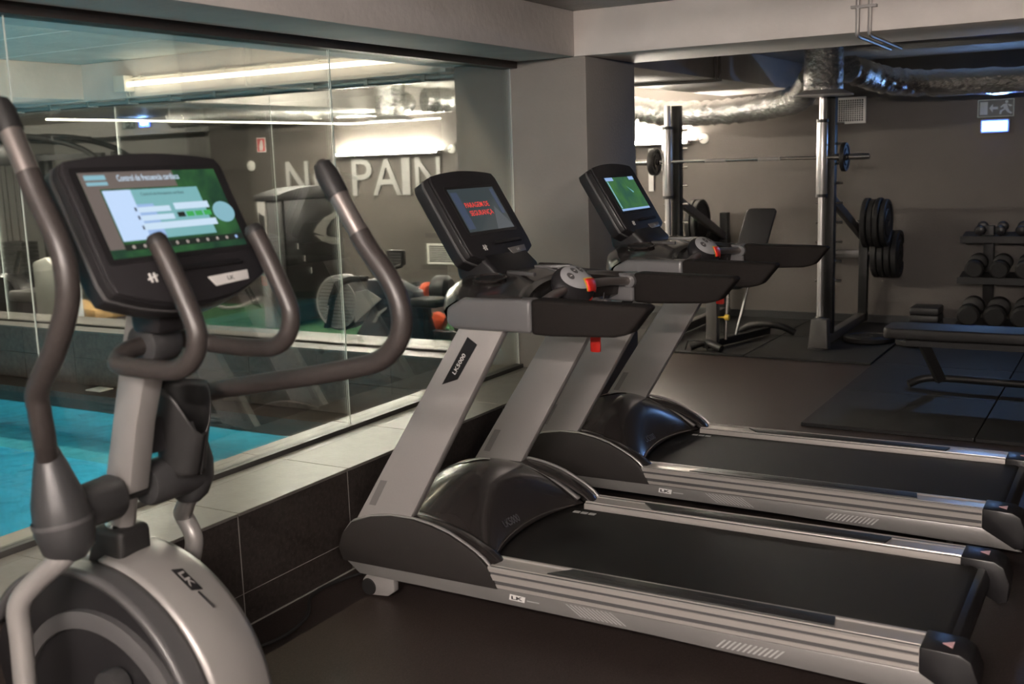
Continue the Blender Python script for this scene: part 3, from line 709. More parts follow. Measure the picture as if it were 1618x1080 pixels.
    # --- uprights
    for s in (-1, 1):
        up = MB().prism([(-2.47, .305), (-2.225, .335), (-1.797, 1.06), (-1.972, 1.06)], Y(s*.425), Y(s*.378), XZ).build('upright', 'silver', t, .006)
        MB().prism([(-2.405, .37), (-2.375, .37), (-2.315, .47), (-2.345, .47)], Y(-.4256 if s < 0 else .3772), Y(-.425 if s < 0 else .378), XZ).build('dot_print', 'silver_dark', up)
        if s == -1:
            d = Vector((.49, 0, .735)).normalized(); nrm = Vector((d.z, 0, -d.x))
            o = Vector((-2.058, yc-.4255, .845)); T = lambda u, v, n: tuple(o+d*u+nrm*v+Vector((0, -n, 0)))
            MB().prism([(0, 0), (.055, .042), (.205, .042), (.205, -.002)], 0, .001, T).build('sticker', 'plastic_black', up)
            f4 = lambda a, b, n: tuple(o+d*(.105+a)-nrm*(b-.026)+Vector((0, -n-.0012, 0)))
            text('sticker_text', 'LK5000', f4, .085, .014, .0004, 'white_print', up, .01)
    # --- arms: grey shell and foam grip
    for s in (-1, 1):
        y0, y1 = s*.447, s*.365
        MB().prism([(-2.018, 1.062), (-1.99, 1.044), (-1.69, 1.042), (-1.69, 1.152), (-1.95, 1.150), (-2.015, 1.115)], Y(y0), Y(y1), XZ).build('arm_shell', 'shell_grey', t, .014, 3)
        MB().prism([(-1.69, 1.040), (-1.62, 1.037), (-1.40, 1.045), (-1.352, 1.056), (-1.285, 1.138), (-1.30, 1.146), (-1.69, 1.154)], Y(y0), Y(y1), XZ).build('arm_grip', 'foam', t, .016, 3)
    # --- dashboard: closed body lofted across the machine
    def dash(u, v):
        yl = -.435+.87*v; e = math.cos(PI/2*abs(2*v-1))**.7; a = abs(2*v-1)
        x0 = -2.155+.125*a**3; x1 = -1.70-.12*e
        zt = 1.146+.058*e; zb = 1.05
        n = [(x0+.02, zb+.01), (x0, zb+.05), (x0+.01, zt-.03), (x0+.05, zt-.006), (x0+.12, zt), (x1-.10, zt-.006*e), (x1-.02, zt-.022*e), (x1, zt-.03), (x1-.01, zb+.02), (x1-.05, zb)]
        k = u*len(n); i = int(k) % len(n); f = k-int(k); p, q = n[i], n[(i+1) % len(n)]
        return (p[0]+(q[0]-p[0])*f, Y(yl), p[1]+(q[1]-p[1])*f)
    m = MB().grid(dash, 40, 36); m.build('dashboard', 'hood_gloss', t, 0, 2, 50)
    for s in (-1, 1):
        MB().lathe([(.060, 0), (.062, .006), (.056, .009), (.050, .002), (.046, -.03)], (-1.965, Y(s*.24), 1.190), (.02, s*.13, 1), 28, False).build('cup_holder', 'hood_gloss', t)
        MB().lathe([(.052, 0), (.001, .0005)], (-1.965, Y(s*.24), 1.193), (.02, s*.13, 1), 28, False).build('cup_well', 'rubber_dark', t)
        MB().prism([(-1.97, s*.09), (-1.84, s*.13), (-1.84, s*.15), (-1.97, s*.115)], 1.192, 1.206, lambda u, v, n: (u, Y(v), n)).build('tray_blade', 'plastic_grey', t, .003)
    # --- console neck
    MB().prism([(-2.15, 1.17), (-1.97, 1.17), (-1.99, 1.215), (-2.05, 1.27), (-2.17, 1.30), (-2.16, 1.22)], Y(-.16), Y(.16), XZ).build('console_neck', 'plastic_black', t, .02, 3)
    console_body(t, yc, (-2.22, 1.553), (-2.045, 1.268), .45, .085, kind)
    # --- pulse bar with control pod
    MB().tube([(-1.70, Y(-.41), 1.118), (-1.735, Y(-.20), 1.137), (-1.75, Y(-.06), 1.145)], .016, 14).build('pulse_bar', 'grip_metal', t)
    MB().tube([(-1.70, Y(.41), 1.118), (-1.735, Y(.24), 1.134), (-1.75, Y(.06), 1.145)], .016, 14).build('pulse_bar', 'grip_metal', t)
    for s in (-1, 1): MB().lathe([(.024, -.02), (.026, 0), (.024, .02)], (-1.702, Y(s*.37), 1.122), (0, 1, 0), 18).build('bar_collar', 'shell_grey', t)
    pf = frame((-1.752, yc-.02, 1.150), (.12, 1, .02), (-.58, 0, .81)); PA, PB, PC = .105, .075, .052
    def pod(u, v):
        a = 2*PI*u; ph = -PI/2+PI*v; r = math.cos(ph)
        return pf(PA*r*math.cos(a), PB*r*math.sin(a), PC*math.sin(ph))
    pd = MB().grid(pod, 28, 14).build('control_pod', 'plastic_matte', t, 0, 2, 80)
    def pz(a, b_, lift): return pf(a, b_, PC*math.sqrt(max(.04, 1-(a/PA)**2-(b_/PB)**2))+lift)
    def pe(u, v):
        a = 2*PI*u; r = v*.86
        return pz(PA*.95*r*math.cos(a), .012+PB*.84*r*math.sin(a), .0015)
    MB().grid(pe, 28, 8).build('pod_face', 'pod_grey', pd)
    for k in range(4):
        cx = -.052+k*.035
        MB().grid(lambda u, v, cx=cx: pz(cx+.0125*v*math.cos(2*PI*u), .036-7*cx*cx+.0155*v*math.sin(2*PI*u), .003), 14, 3).build('pod_button', 'plastic_grey', pd)
        MB().grid(lambda u, v, cx=cx: pz(cx+.005*(2*u-1), .036-7*cx*cx+.0016*(2*v-1), .004), 2, 2).build('button_mark', 'white_print', pd)
    MB().grid(lambda u, v: pz(-.010+.080*u, -.052+.046*v, .0035), 6, 6).build('stop_frame', 'yellow_print', pd)
    o = MB().grid(lambda u, v: pz(-.002+.074*u, -.056+.044*v, .008), 6, 6).build('stop_button', 'red_plastic', pd)
    sd = o.modifiers.new('thick', 'SOLIDIFY'); sd.thickness = .006; sd.offset = -1
    MB().tube([pf(.015, -.073, -.004), pf(.04, -.069, -.004), pf(.062, -.060, -.004)], .007, 8).build('key_slot', 'red_plastic', pd)
    # --- safety tag on a cord (left in the pod)
    MB().tube([(-1.655, Y(.03), 1.12), (-1.66, Y(.02), 1.05), (-1.68, Y(.01), .965)], .0015, 6).build('safety_cord', 'rubber_dark', t)
    MB().prism(rounded(.038, .060, .006, 3, -1.682, .937), Y(.004), Y(.014), XZ).build('safety_tag', 'red_plastic', t, .002)
    return t
treadmill(3.445, 'stop', 'treadmill whose screen shows a red safety stop message')
treadmill(4.765, 'field', 'treadmill whose screen shows a green field, next to the pillar')

# ================================================================== ELLIPTICAL
def elliptical():
    yc = 1.80
    t = thing('elliptical_trainer', 'elliptical trainer with long curved handles and a lit heart rate screen', 'elliptical trainer', (-2.1, yc, 0))
    # base and housing
    MB().box(-2.62, -2.50, yc-.28, yc+.28, .0, .07).build('front_foot', 'plastic_matte', t, .015)
    MB().box(-2.02, -1.92, yc-.26, yc+.26, .0, .05).build('rear_foot', 'plastic_matte', t, .015)
    MB().prism([(-2.55, .04), (-1.95, .04), (-1.95, .10), (-2.55, .13)], yc-.06, yc+.06, XZ).build('base_beam', 'silver_dark', t, .01)
    cx, cz = -2.272, .218
    def arc(r, a0, a1, n, ex=1.0): return [(cx+r*ex*math.cos(math.radians(a0+(a1-a0)*k/n)), cz+r*math.sin(math.radians(a0+(a1-a0)*k/n))) for k in range(n+1)]
    core = arc(.395, -20, 168, 40)+[(-2.60, .08), (-1.90, .08)]
    MB().prism(core, yc-.115, yc+.115, XZ).build('drive_housing', 'plastic_black', t, .012)
    # silver band over the rim: crowned strip
    def band(u, v):
        a = math.radians(88-(88+18)*u); r = .412+.014*math.sin(PI*v)
        return (cx+r*math.cos(a), yc-.072+.185*v, cz+r*math.sin(a))
    o = MB().grid(band, 40, 10).build('rim_band', 'silver_mid', t, 0, 2, 60); sd = o.modifiers.new('thick', 'SOLIDIFY'); sd.thickness = .02; sd.offset = -1
    d0 = math.radians(58)
    fb = frame((cx+.4265*math.cos(d0), yc+.022, cz+.4265*math.sin(d0)), (math.sin(d0), 0, -math.cos(d0)), (0, 1, 0))
    MB().prism([(-.045, -.014), (.035, -.014), (.045, .014), (-.035, .014)], -.001, .0012, fb).build('badge', 'plastic_black', o)
    text('badge_text', 'LK', lambda a, b, n: fb(a*1-.0, b-.009, n+.0016), .055, .018, .0004, 'silver', o, .03)
    MB().prism([(.045, -.002), (.105, -.002), (.105, .001), (.045, .001)], -.004, .0006, fb).build('badge_line', 'plastic_black', o)
    def dark(u, v):
        a = math.radians(150-(168)*u); r = .408-.006*v
        return (cx+r*math.cos(a), yc-.145+.075*v, cz+r*math.sin(a)+.002)
    o = MB().grid(dark, 40, 4).build('rim_edge', 'plastic_grey', t, 0, 2, 60); sd = o.modifiers.new('thick', 'SOLIDIFY'); sd.thickness = .02; sd.offset = -1
    for s in (-1, 1):
        # crank disc with ring
        ring = [(.322, 0), (.322, .022), (.306, .030), (.280, .030), (.280, .012)]
        MB().lathe(ring, (cx+.045, yc+s*.112, cz-.025), (0, s, 0), 56, False).build('cover_ring', 'plastic_grey', t)
        MB().lathe([(.283, 0), (.283, .016), (.272, .022), (.10, .020), (.001, .020)], (cx+.045, yc+s*.112, cz-.025), (0, s, 0), 56, False).build('crank_disc', 'plastic_black', t)
        hx, hz = cx+.045, cz-.025
        MB().lathe([(.055, .015), (.055, .05), (.045, .062), (.02, .066)], (hx, yc+s*.112, hz), (0, s, 0), 24).build('crank_hub', 'chrome', t)
        a = (hx, yc+s*.165, hz); b = (hx-s*.10, yc+s*.165, hz-s*.165)
        MB().bar(a, b, .028, .06, (0, 1, 0)).build('crank_arm', 'boss', t, .008)
        MB().lathe([(.042, -.022), (.046, 0), (.042, .022)], b, (0, 1, 0), 20).build('crank_joint', 'boss', t)
    # collar, mast
    MB().prism([(-2.365, .545), (-2.215, .60), (-2.195, .635), (-2.195, .705), (-2.305, .705), (-2.325, .64)], yc-.05, yc+.055, XZ).build('mast_boot', 'rubber_dark', t, .02, 3)
    MB().tube([(-2.262, yc, .60), (-2.215, yc, .80), (-2.19, yc, .88)], .030, 18).build('mast_tube', 'silver_mid', t)
    MB().lathe([(.038, 0), (.040, .012), (.034, .018)], (-2.250, yc, .695), (.22, 0, 1), 20).build('mast_ring', 'chrome', t)
    MB().prism([(-2.262, .80), (-2.165, .80), (-2.118, .98), (-2.015, 1.26), (-1.985, 1.36), (-2.085, 1.36), (-2.122, 1.25)], yc-.033, yc+.033, XZ).build('mast', 'silver_mid', t, .008)
    # axle with bosses
    MB().tube([(-2.205, yc-.10, .80), (-2.205, yc+.10, .80)], .026, 20).build('axle', 'rubber_dark', t)
    # left swing arm
    lb = MB().lathe([(.026, .145), (.040, .10), (.062, .02), (.070, -.05), (.060, -.10), (.036, -.125)], (-2.175, yc-.225, .825), (-.10, -.06, 1), 28).build('swing_boss', 'boss', t)
    MB().tube([(-2.185, yc-.215, .80), (-2.195, yc-.14, .80), (-2.2, yc-.060, .80), (-2.2, yc-.046, .80)], [.060, .054, .058, .052], 24).build('boss_sleeve', 'boss', lb)
    MB().lathe([(.0705, -.006), (.0715, 0), (.0705, .006)], (-2.172, yc-.224, .795), (-.10, -.06, 1), 28, False).build('boss_groove', 'plastic_grey', lb)
    yl = 1.50
    MB().tube(smooth_path([(-2.185, 1.562, .945), (-2.150, 1.535, 1.01), (-2.135, 1.52, 1.075), (-2.120, 1.51, 1.125), (-2.035, 1.50, 1.22), (-1.978, 1.50, 1.32), (-1.968, 1.50, 1.395), (-1.985, 1.50, 1.462), (-2.036, 1.50, 1.555), (-2.060, 1.50, 1.605)], 6), .026, 16).build('swing_handle', 'grip_rubber', t)
    MB().tube([(-2.056, 1.50, 1.598), (-2.108, 1.50, 1.705)], .0245, 16).build('pulse_sleeve', 'grip_metal', t)
    MB().tube([(-2.102, 1.50, 1.692), (-2.122, 1.50, 1.735), (-2.132, 1.50, 1.755), (-2.138, 1.50, 1.765)], [.028, .028, .022, .008], 16).build('handle_cap', 'rubber_dark', t)
    MB().tube(smooth_path([(-2.145, 1.575, .735), (-2.165, 1.555, .705), (-2.235, 1.53, .645), (-2.270, 1.505, .59), (-2.268, 1.50, .50), (-2.258, 1.49, .38), (-2.24, 1.47, .22), (-2.2, 1.47, .17), (-2.0, 1.47, .17)], 6), .0265, 16).build('swing_leg', 'silver_mid', t)
    # right swing arm
    rb = MB().lathe([(.030, .12), (.046, .075), (.064, .01), (.066, -.04), (.050, -.085), (.030, -.105)], (-2.215, yc+.215, .815), (.05, .05, 1), 28).build('swing_boss', 'boss', t)
    MB().tube([(-2.21, yc+.20, .80), (-2.205, yc+.13, .80), (-2.2, yc+.060, .80), (-2.2, yc+.046, .80)], [.066, .060, .058, .052], 24).build('boss_sleeve', 'boss', rb)
    MB().tube(smooth_path([(-2.225, 2.02, .90), (-2.27, 2.07, .955), (-2.235, 2.09, .988), (-2.05, 2.10, 1.027), (-1.862, 2.10, 1.062), (-1.70, 2.10, 1.096), (-1.612, 2.10, 1.122), (-1.556, 2.10, 1.172), (-1.540, 2.10, 1.235), (-1.563, 2.10, 1.31), (-1.633, 2.10, 1.40), (-1.655, 2.10, 1.433)], 6), .026, 16).build('swing_handle', 'grip_rubber', t)
    MB().tube([(-1.650, 2.10, 1.426), (-1.718, 2.10, 1.535)], .0245, 16).build('pulse_sleeve', 'grip_metal', t)
    MB().tube([(-1.712, 2.10, 1.524), (-1.745, 2.10, 1.578), (-1.758, 2.10, 1.603), (-1.762, 2.10, 1.612)], [.028, .029, .022, .008], 16).build('handle_cap', 'rubber_dark', t)
    MB().tube(smooth_path([(-2.225, 2.025, .735), (-2.31, 2.07, .655), (-2.35, 2.10, .622), (-2.320, 2.10, .575), (-2.318, 2.10, .53), (-2.355, 2.10, .44), (-2.41, 2.10, .33), (-2.40, 2.10, .20), (-2.32, 2.10, .10), (-2.1, 2.09, .08)], 6), .026, 16).build('swing_leg', 'silver_mid', t)
    # pedals
    for s, x, dz in ((-1, -1.90, 0), (1, -2.0, -.115)):
        MB().bar((-2.1, yc+s*.315, .165+dz), (-1.75, yc+s*.315, .15+dz), .05, .05).build('pedal_arm', 'rubber_dark', t, .008)
        MB().prism([(x-.22, .20+dz), (x+.20, .19+dz), (x+.22, .215+dz), (x+.2, .215+dz), (x-.18, .225+dz), (x-.22, .26+dz)], yc+s*.22, yc+s*.36, XZ).build('pedal', 'rubber_dark', t, .008)
    # fixed grips (a loop on each side joined under the console)
    for s in (-1, 1):
        Y = yc+s*.15
        MB().tube(smooth_path([(-1.852, Y, 1.445), (-1.827, Y, 1.405), (-1.787, Y, 1.328), (-1.757, Y, 1.255), (-1.772, Y, 1.200), (-1.82, Y, 1.168), (-1.90, Y, 1.162), (-2.0, Y, 1.164), (-2.035, Y-s*.015, 1.17), (-2.055, Y-s*.06, 1.185), (-2.07, Y-s*.15, 1.19)], 6), .0225, 16).build('fixed_grip', 'grip_rubber', t)
        MB().lathe([(.0235, 0), (.0235, .012), (.018, .022), (.004, .026)], (-1.850, Y, 1.442), (-.5, 0, .85), 16).build('grip_cap', 'rubber_dark', t)
    MB().lathe([(.05, -.045), (.05, .045)], (-2.06, yc, 1.19), (0, 1, 0), 20).build('grip_clamp', 'boss', t, .006)
    # bottle holder
    hy = 1.955
    def cup(u, v):
        a = 2*PI*u; top = 1.050-.125*max(0, math.cos(a+.15))**3
        z = .81+(top-.81)*v; r = .058+.016*v
        return (-2.175+.02*v+r*math.cos(a)*1.05, hy+r*math.sin(a)*.9, z)
    h = MB().grid(cup, 30, 12).build('bottle_holder', 'rubber_dark', t, 0, 2, 60); sd = h.modifiers.new('thick', 'SOLIDIFY'); sd.thickness = .004; sd.offset = 0
    MB().lathe([(.054, 0), (.001, .002)], (-2.175, hy, .812), (0, 0, 1), 24, False).build('holder_base', 'rubber_dark', h)
    MB().bar((-2.20, yc+.03, .93), (-2.19, hy-.04, .93), .05, .09).build('holder_bracket', 'plastic_matte', h)
    console_body(t, yc, (-2.047, 1.632), (-1.900, 1.344), .48, .085, 'ell')
    MB().prism([(-2.07, 1.22), (-1.98, 1.22), (-1.94, 1.36), (-1.98, 1.42), (-2.09, 1.40)], yc-.06, yc+.06, XZ).build('console_neck', 'plastic_black', t, .015)
    return t
elliptical()
cb = MB().tube(smooth_path([(-2.60, 3.20, .010), (-2.640, 3.05, .009), (-2.625, 2.92, .009), (-2.535, 2.80, .009), (-2.497, 2.70, .009), (-2.487, 2.59, .009), (-2.52, 2.47, .009), (-2.57, 2.34, .009), (-2.58, 2.2, .009), (-2.57, 2.12, .009)], 8), .007, 10).build('power_cable', 'rubber_dark')
tag(cb, 'black power cable lying on the floor along the tiled ledge', 'cable')
t = thing('floor_drain_lid', 'small white skimmer lid on the dark pool edge', 'lid', (-6.71, 5.30, 0))
MB().box(-6.79, -6.63, 5.235, 5.365, -.004, .004).build('frame', 'white_plastic', t, .003)
MB().box(-6.76, -6.66, 5.26, 5.34, .004, .006).build('cover', 'box_white', t)

# ================================================================== WEIGHT AREA
def mat_area(name, label, xs, ys, z):
    r = thing(name, label, 'mat', (xs[0], ys[0], 0)); g = .003
    for a, b in zip(xs[:-1], xs[1:]):
        for c, d in zip(ys[:-1], ys[1:]):
            MB().box(a+g, b-g, c+g, d-g, 0, z).build('mat_tile', 'mat_rubber', r, .003, 1)
mat_area('rubber_mat', 'black rubber mat tiles under the squat rack and benches', [-4.6, -3.65, -2.68, -1.71], [8.155, 9.15, 10.13], .018)
mat_area('rubber_mat', 'black rubber mat tiles under the flat bench beside the treadmills', [-1.69, -.74, .21, 1.16, 2.11], [6.18, 7.17, 8.155, 9.15, 10.13], .022)

def plate_mesh(m, c, ax, r, th, hub=.03):
    m.lathe([(hub, -th*.5), (r*.55, -th*.5), (r*.60, -th*.28), (r*.80, -th*.28), (r*.84, -th*.5), (r*.97, -th*.5), (r, -th*.35), (r, th*.35), (r*.97, th*.5), (r*.84, th*.5), (r*.80, th*.28), (r*.60, th*.28), (r*.55, th*.5), (hub, th*.5), (hub, -th*.5)], c, ax, 30, False)
def plate(c, ax, r, th, label, group, mt='iron'):
    m = MB(); plate_mesh(m, c, ax, r, th)
    return tag(m.build('weight_plate', mt), label, 'weight plate', group)

# smith machine / squat rack
def rack():
    yF, yB = 8.72, 10.02
    t = thing('squat_rack', 'tall squat rack with chrome guide rods and a bar across', 'squat rack', (-2.88, 9.3, .018))
    for s, x in ((-1, -3.535), (1, -2.235)):
        MB().box(x-.036+.05, x+.036+.05, yF+.05, yF+.13, .05, 1.995).build('upright', 'frame_black', t, .004)
        MB().tube([(x, yF, .15), (x, yF, 1.995)], .026, 18).build('guide_rod', 'steel', t)
        MB().tube([(x, yF, .06), (x, yF, .18)], .024, 14).build('rod_stop', 'frame_grey', t)
        MB().lathe([(.042, .18), (.042, .26), (.034, .27)], (x, yF, 0), (0, 0, 1), 20).build('bumper', 'chrome', t)
        c = MB().lathe([(.040, 1.24), (.043, 1.25), (.043, 1.80), (.040, 1.81)], (x, yF, 0), (0, 0, 1), 22).build('carriage', 'steel', t)
        for z in (1.22, 1.80): MB().lathe([(.046, z), (.046, z+.025)], (x, yF, 0), (0, 0, 1), 22).build('carriage_ring', 'rubber_dark', c)
        for k in range(9):
            z = .55+k*.155; MB().tube([(x+.085, yF+.09, z), (x+.145, yF+.09, z)], .010, 8).build('peg', 'chrome', t)
            MB().tube([(x-.055, yF+.05, z), (x-.03, yF+.05, z)], .008, 8).build('peg', 'chrome', t)
        MB().bar((x+.05, yF-.10, .085), (x+.05, yB+.06, .085), .075, .075).build('floor_beam', 'frame_grey', t, .006)
        MB().prism([(x-.06, .018), (x+.10, .018), (x+.09, .26), (x-.035, .26)], yF-.14, yF-.03, XZ).build('foot', 'frame_grey', t, .01)
        MB().lathe([(.09, .018), (.09, .028), (.06, .032)], (x+.02, yF-.09, 0), (0, 0, 1), 20).build('foot_pad', 'rubber_dark', t)
        MB().box(x+.02, x+.095, yB-.06, yB+.02, .05, 1.03).build('rear_post', 'frame_black', t, .004)
        MB().bar((x+.055, yF+.10, 1.20), (x+.055, yB-.02, .80), .05, .07).build('brace', 'frame_grey', t, .005)
        for z, q in ((.955, yB-.345), (.66, yB-.02)):
            MB().tube([(x+.05, q, z), (x+s*.27+.05, q, z)], .024, 14).build('plate_horn', 'chrome' if s < 0 else 'frame_grey', t)
    MB().box(-3.48, -2.20, yB-.04, yB, .62, .69).build('rear_bar', 'frame_grey', t, .004)
    # sliding bar
    MB().tube([(-3.99, yF, 1.53), (-1.87, yF, 1.53)], .0145, 14).build('bar', 'chrome', t)
    for x0, x1 in ((-3.99, -3.60), (-2.14, -1.87)): MB().tube([(x0, yF, 1.53), (x1, yF, 1.53)], .024, 16).build('bar_sleeve', 'chrome', t)
    for x0, x1 in ((-3.2, -3.02), (-2.75, -2.57)): MB().tube([(x0, yF, 1.53), (x1, yF, 1.53)], .0155, 14).build('knurling', 'silver_dark', t)
    return yF, yB
yF, yB = rack()
plate((-3.655, yF, 1.53), (1, 0, 0), .112, .05, 'small black plate on the bar end beside the pillar', 'plates on the rack bar')
plate((-2.062, yF, 1.53), (1, 0, 0), .112, .035, 'small black plate on the bar end above the stored plates', 'plates on the rack bar')
for k in range(4): plate((-2.085+k*.052, yB-.345, .955), (1, 0, 0), .215-.012*(k % 2), .046, 'black plate hung on the upper horn of the rack, towards the dumbbells', 'plates on the upper right rack horn')
for k in range(4): plate((-2.06+k*.058, yB-.02, .66), (1, 0, 0), .210, .050, 'black plate hung on the lower horn of the rack, towards the dumbbells', 'plates on the lower right rack horn')
for k in range(2): plate((-3.60-k*.055, yB-.345, .955), (1, 0, 0), .22, .048, 'black plate hung on the upper horn of the rack, beside the pillar', 'plates on the upper left rack horn')
for k in range(2): plate((-3.60-k*.055, yB-.02, .66), (1, 0, 0), .21, .048, 'black plate hung on the lower horn of the rack, beside the pillar', 'plates on the lower left rack horn')
plate((-1.93, 9.12, .043), (0, 0, 1),   .205, .04, 'black plate lying on the floor in front of the rack storage', 'plates on the floor')
plate((-1.55, 9.02, .048), (0, 0, 1), .15, .04, 'small black plate lying on the floor behind the flat bench', 'plates on the floor')

# adjustable bench
def adj_bench():
    t = thing('adjustable_bench', 'black adjustable bench with raised back pad standing in the rack', 'bench', (-2.85, 8.6, .018)); z0 = .018
    MB().bar((-3.02, 8.22, z0+.05), (-2.78, 9.10, z0+.05), .06, .06).build('base_beam', 'frame_black', t, .005)
    MB().tube(smooth_path([(-3.14, 8.20, z0+.03), (-3.06, 8.24, z0+.06), (-2.99, 8.24, z0+.06), (-2.88, 8.20, z0+.03)], 5), .03, 12).build('front_foot', 'frame_black', t)
    MB().tube(smooth_path([(-3.03, 9.14, z0+.03), (-2.9, 9.10, z0+.09), (-2.68, 9.12, z0+.09), (-2.56, 9.16, z0+.03)], 5), .03, 12).build('rear_foot', 'frame_black', t)
    MB().tube([(-3.16, 8.13, z0+.02), (-3.13, 8.12, z0+.10), (-2.99, 8.12, z0+.10), (-2.97, 8.13, z0+.02)], .007, 8).build('pull_handle', 'frame_black', t)
    MB().box(-3.03, -2.94, 8.26, 8.34, z0+.06, z0+.48).build('front_post', 'frame_grey', t, .006)
    MB().tube([(-2.90, 8.36, z0+.08), (-2.90, 8.40, z0+.45)], .014, 10).build('adjust_tube', 'chrome', t)
    MB().tube([(-2.86, 8.50, z0+.10), (-2.79, 8.62, z0+.52)], .012, 10).build('adjust_tube', 'chrome', t)
    MB().lathe([(.008, 0), (.008, .06), (.022, .065), (.022, .10)], (-2.95, 8.30, z0+.27), (1, 0, 0), 14).build('lock_knob', 'yellow_print', t)
    fr = frame((-2.93, 8.40, .50), (.97, .22, 0), (-.05, .60, .06))
    MB().prism(rounded(.28, .34, .04, 4, 0, .16), 0, .06, fr).build('seat', 'upholstery', t, .012)
    fb = frame((-2.88, 8.66, .50), (.97, .22, 0), (.14, .12, .62))
    MB().prism(rounded(.245, .66, .035, 4, 0, .33), -.06, .0, fb).build('back_pad', 'upholstery', t, .012)
    MB().bar(fb(0, .05, -.08), fb(0, .5, -.08), .05, .03).build('back_rail', 'frame_grey', t)
adj_bench()
def flat_bench():
    z0 = .022
    t = thing('flat_bench', 'low flat black weight bench lying across the mat before the dumbbells', 'bench', (-.85, 7.3, z0))
    MB().prism(rounded(1.35, .30, .05, 5, -.75, 7.26), .385, .455, lambda u, v, n: (u, v, n)).build('pad', 'upholstery', t, .014, 3)
    MB().bar((-1.30, 7.26, .355), (-.15, 7.26, .355), .06, .06).build('rail', 'frame_black', t)
    MB().bar((-1.21, 7.30, .35), (-1.10, 7.38, z0+.06), .045, .06).build('leg', 'frame_black', t)
    MB().bar((-.25, 7.26, .35), (-.18, 7.26, z0+.06), .045, .06).build('leg', 'frame_black', t)
    MB().tube(smooth_path([(-1.30, 7.36, z0+.026), (-1.22, 7.40, z0+.06), (-1.08, 7.40, z0+.075), (-.7, 7.38, z0+.075), (-.3, 7.36, z0+.075)], 6), .026, 12).build('floor_tube', 'frame_black', t)
    MB().tube([(-.18, 7.0, z0+.03), (-.18, 7.55, z0+.03)], .03, 12).build('foot_bar', 'frame_black', t)
flat_bench()
# dumbbell rack
t = thing('dumbbell_rack', 'black three tier dumbbell rack against the wall', 'rack', (-.55, 9.75, .022))
for x in (-1.13, .35):
    MB().prism([(9.95, .022), (10.05, .022), (9.90, .92), (9.83, .92)], x-.04, x+.04, YZ).build('post', 'frame_black', t, .004)
    MB().box(x-.04, x+.04, 9.45, 10.08, .022, .07).build('foot', 'frame_black', t, .005)
for z, y in ((.83, 9.84), (.50, 9.74), (.12, 9.62)):
    MB().prism([(y-.16, z-.03), (y+.16, z+.02), (y+.16, z+.03), (y-.16, z-.01), (y-.16, z+.015), (y-.17, z+.015), (y-.17, z-.04)], -1.33, .55, YZ).build('shelf', 'frame_black', t)
def dumbbell(x, y, z, r, L, kind, label, group):
    d = thing('dumbbell', label, 'dumbbell', (x, y, z-r), group); s = .13
    a = Vector((0, 1, s)).normalized(); c = Vector((x, y, z))
    MB().tube([tuple(c-a*L*.3), tuple(c+a*L*.3)], .016, 10).build('handle', 'chrome', d)
    for q in (-1, 1):
        pr = [(r*.75, -L*.14), (r, -L*.10), (r, L*.10), (r*.8, L*.14)] if kind else [(r*.3, -L*.16), (r*.8, -L*.12), (r, 0), (r*.8, L*.12), (r*.3, L*.16)]
        MB().lathe(pr, tuple(c+a*q*L*.36), tuple(a*q), 8 if kind == 1 else 20).build('weight_head', 'iron' if kind else 'plastic_black', d)
for k in range(7): dumbbell(-1.185+k*.155, 9.82, .90, .045, .24, 0, 'small rounded dumbbell on the top shelf of the dumbbell rack', 'dumbbells on the top shelf')
for k in range(6): dumbbell(-1.20+k*.19, 9.71, .60, .075, .32, 2, 'black dumbbell on the middle shelf of the dumbbell rack', 'dumbbells on the middle shelf')
for k in range(6): dumbbell(-1.215+k*.20, 9.60, .235, .088, .36, 2, 'large black dumbbell on the bottom shelf of the dumbbell rack', 'dumbbells on the bottom shelf')
t = thing('step_platform', 'stack of black aerobic step blocks against the wall beside the rack', 'step', (-1.62, 9.95, .02))
for k in range(3): MB().box(-1.74, -1.50, 9.80, 10.08, .022+k*.065, .082+k*.065).build('block', 'rubber_dark', t, .012)

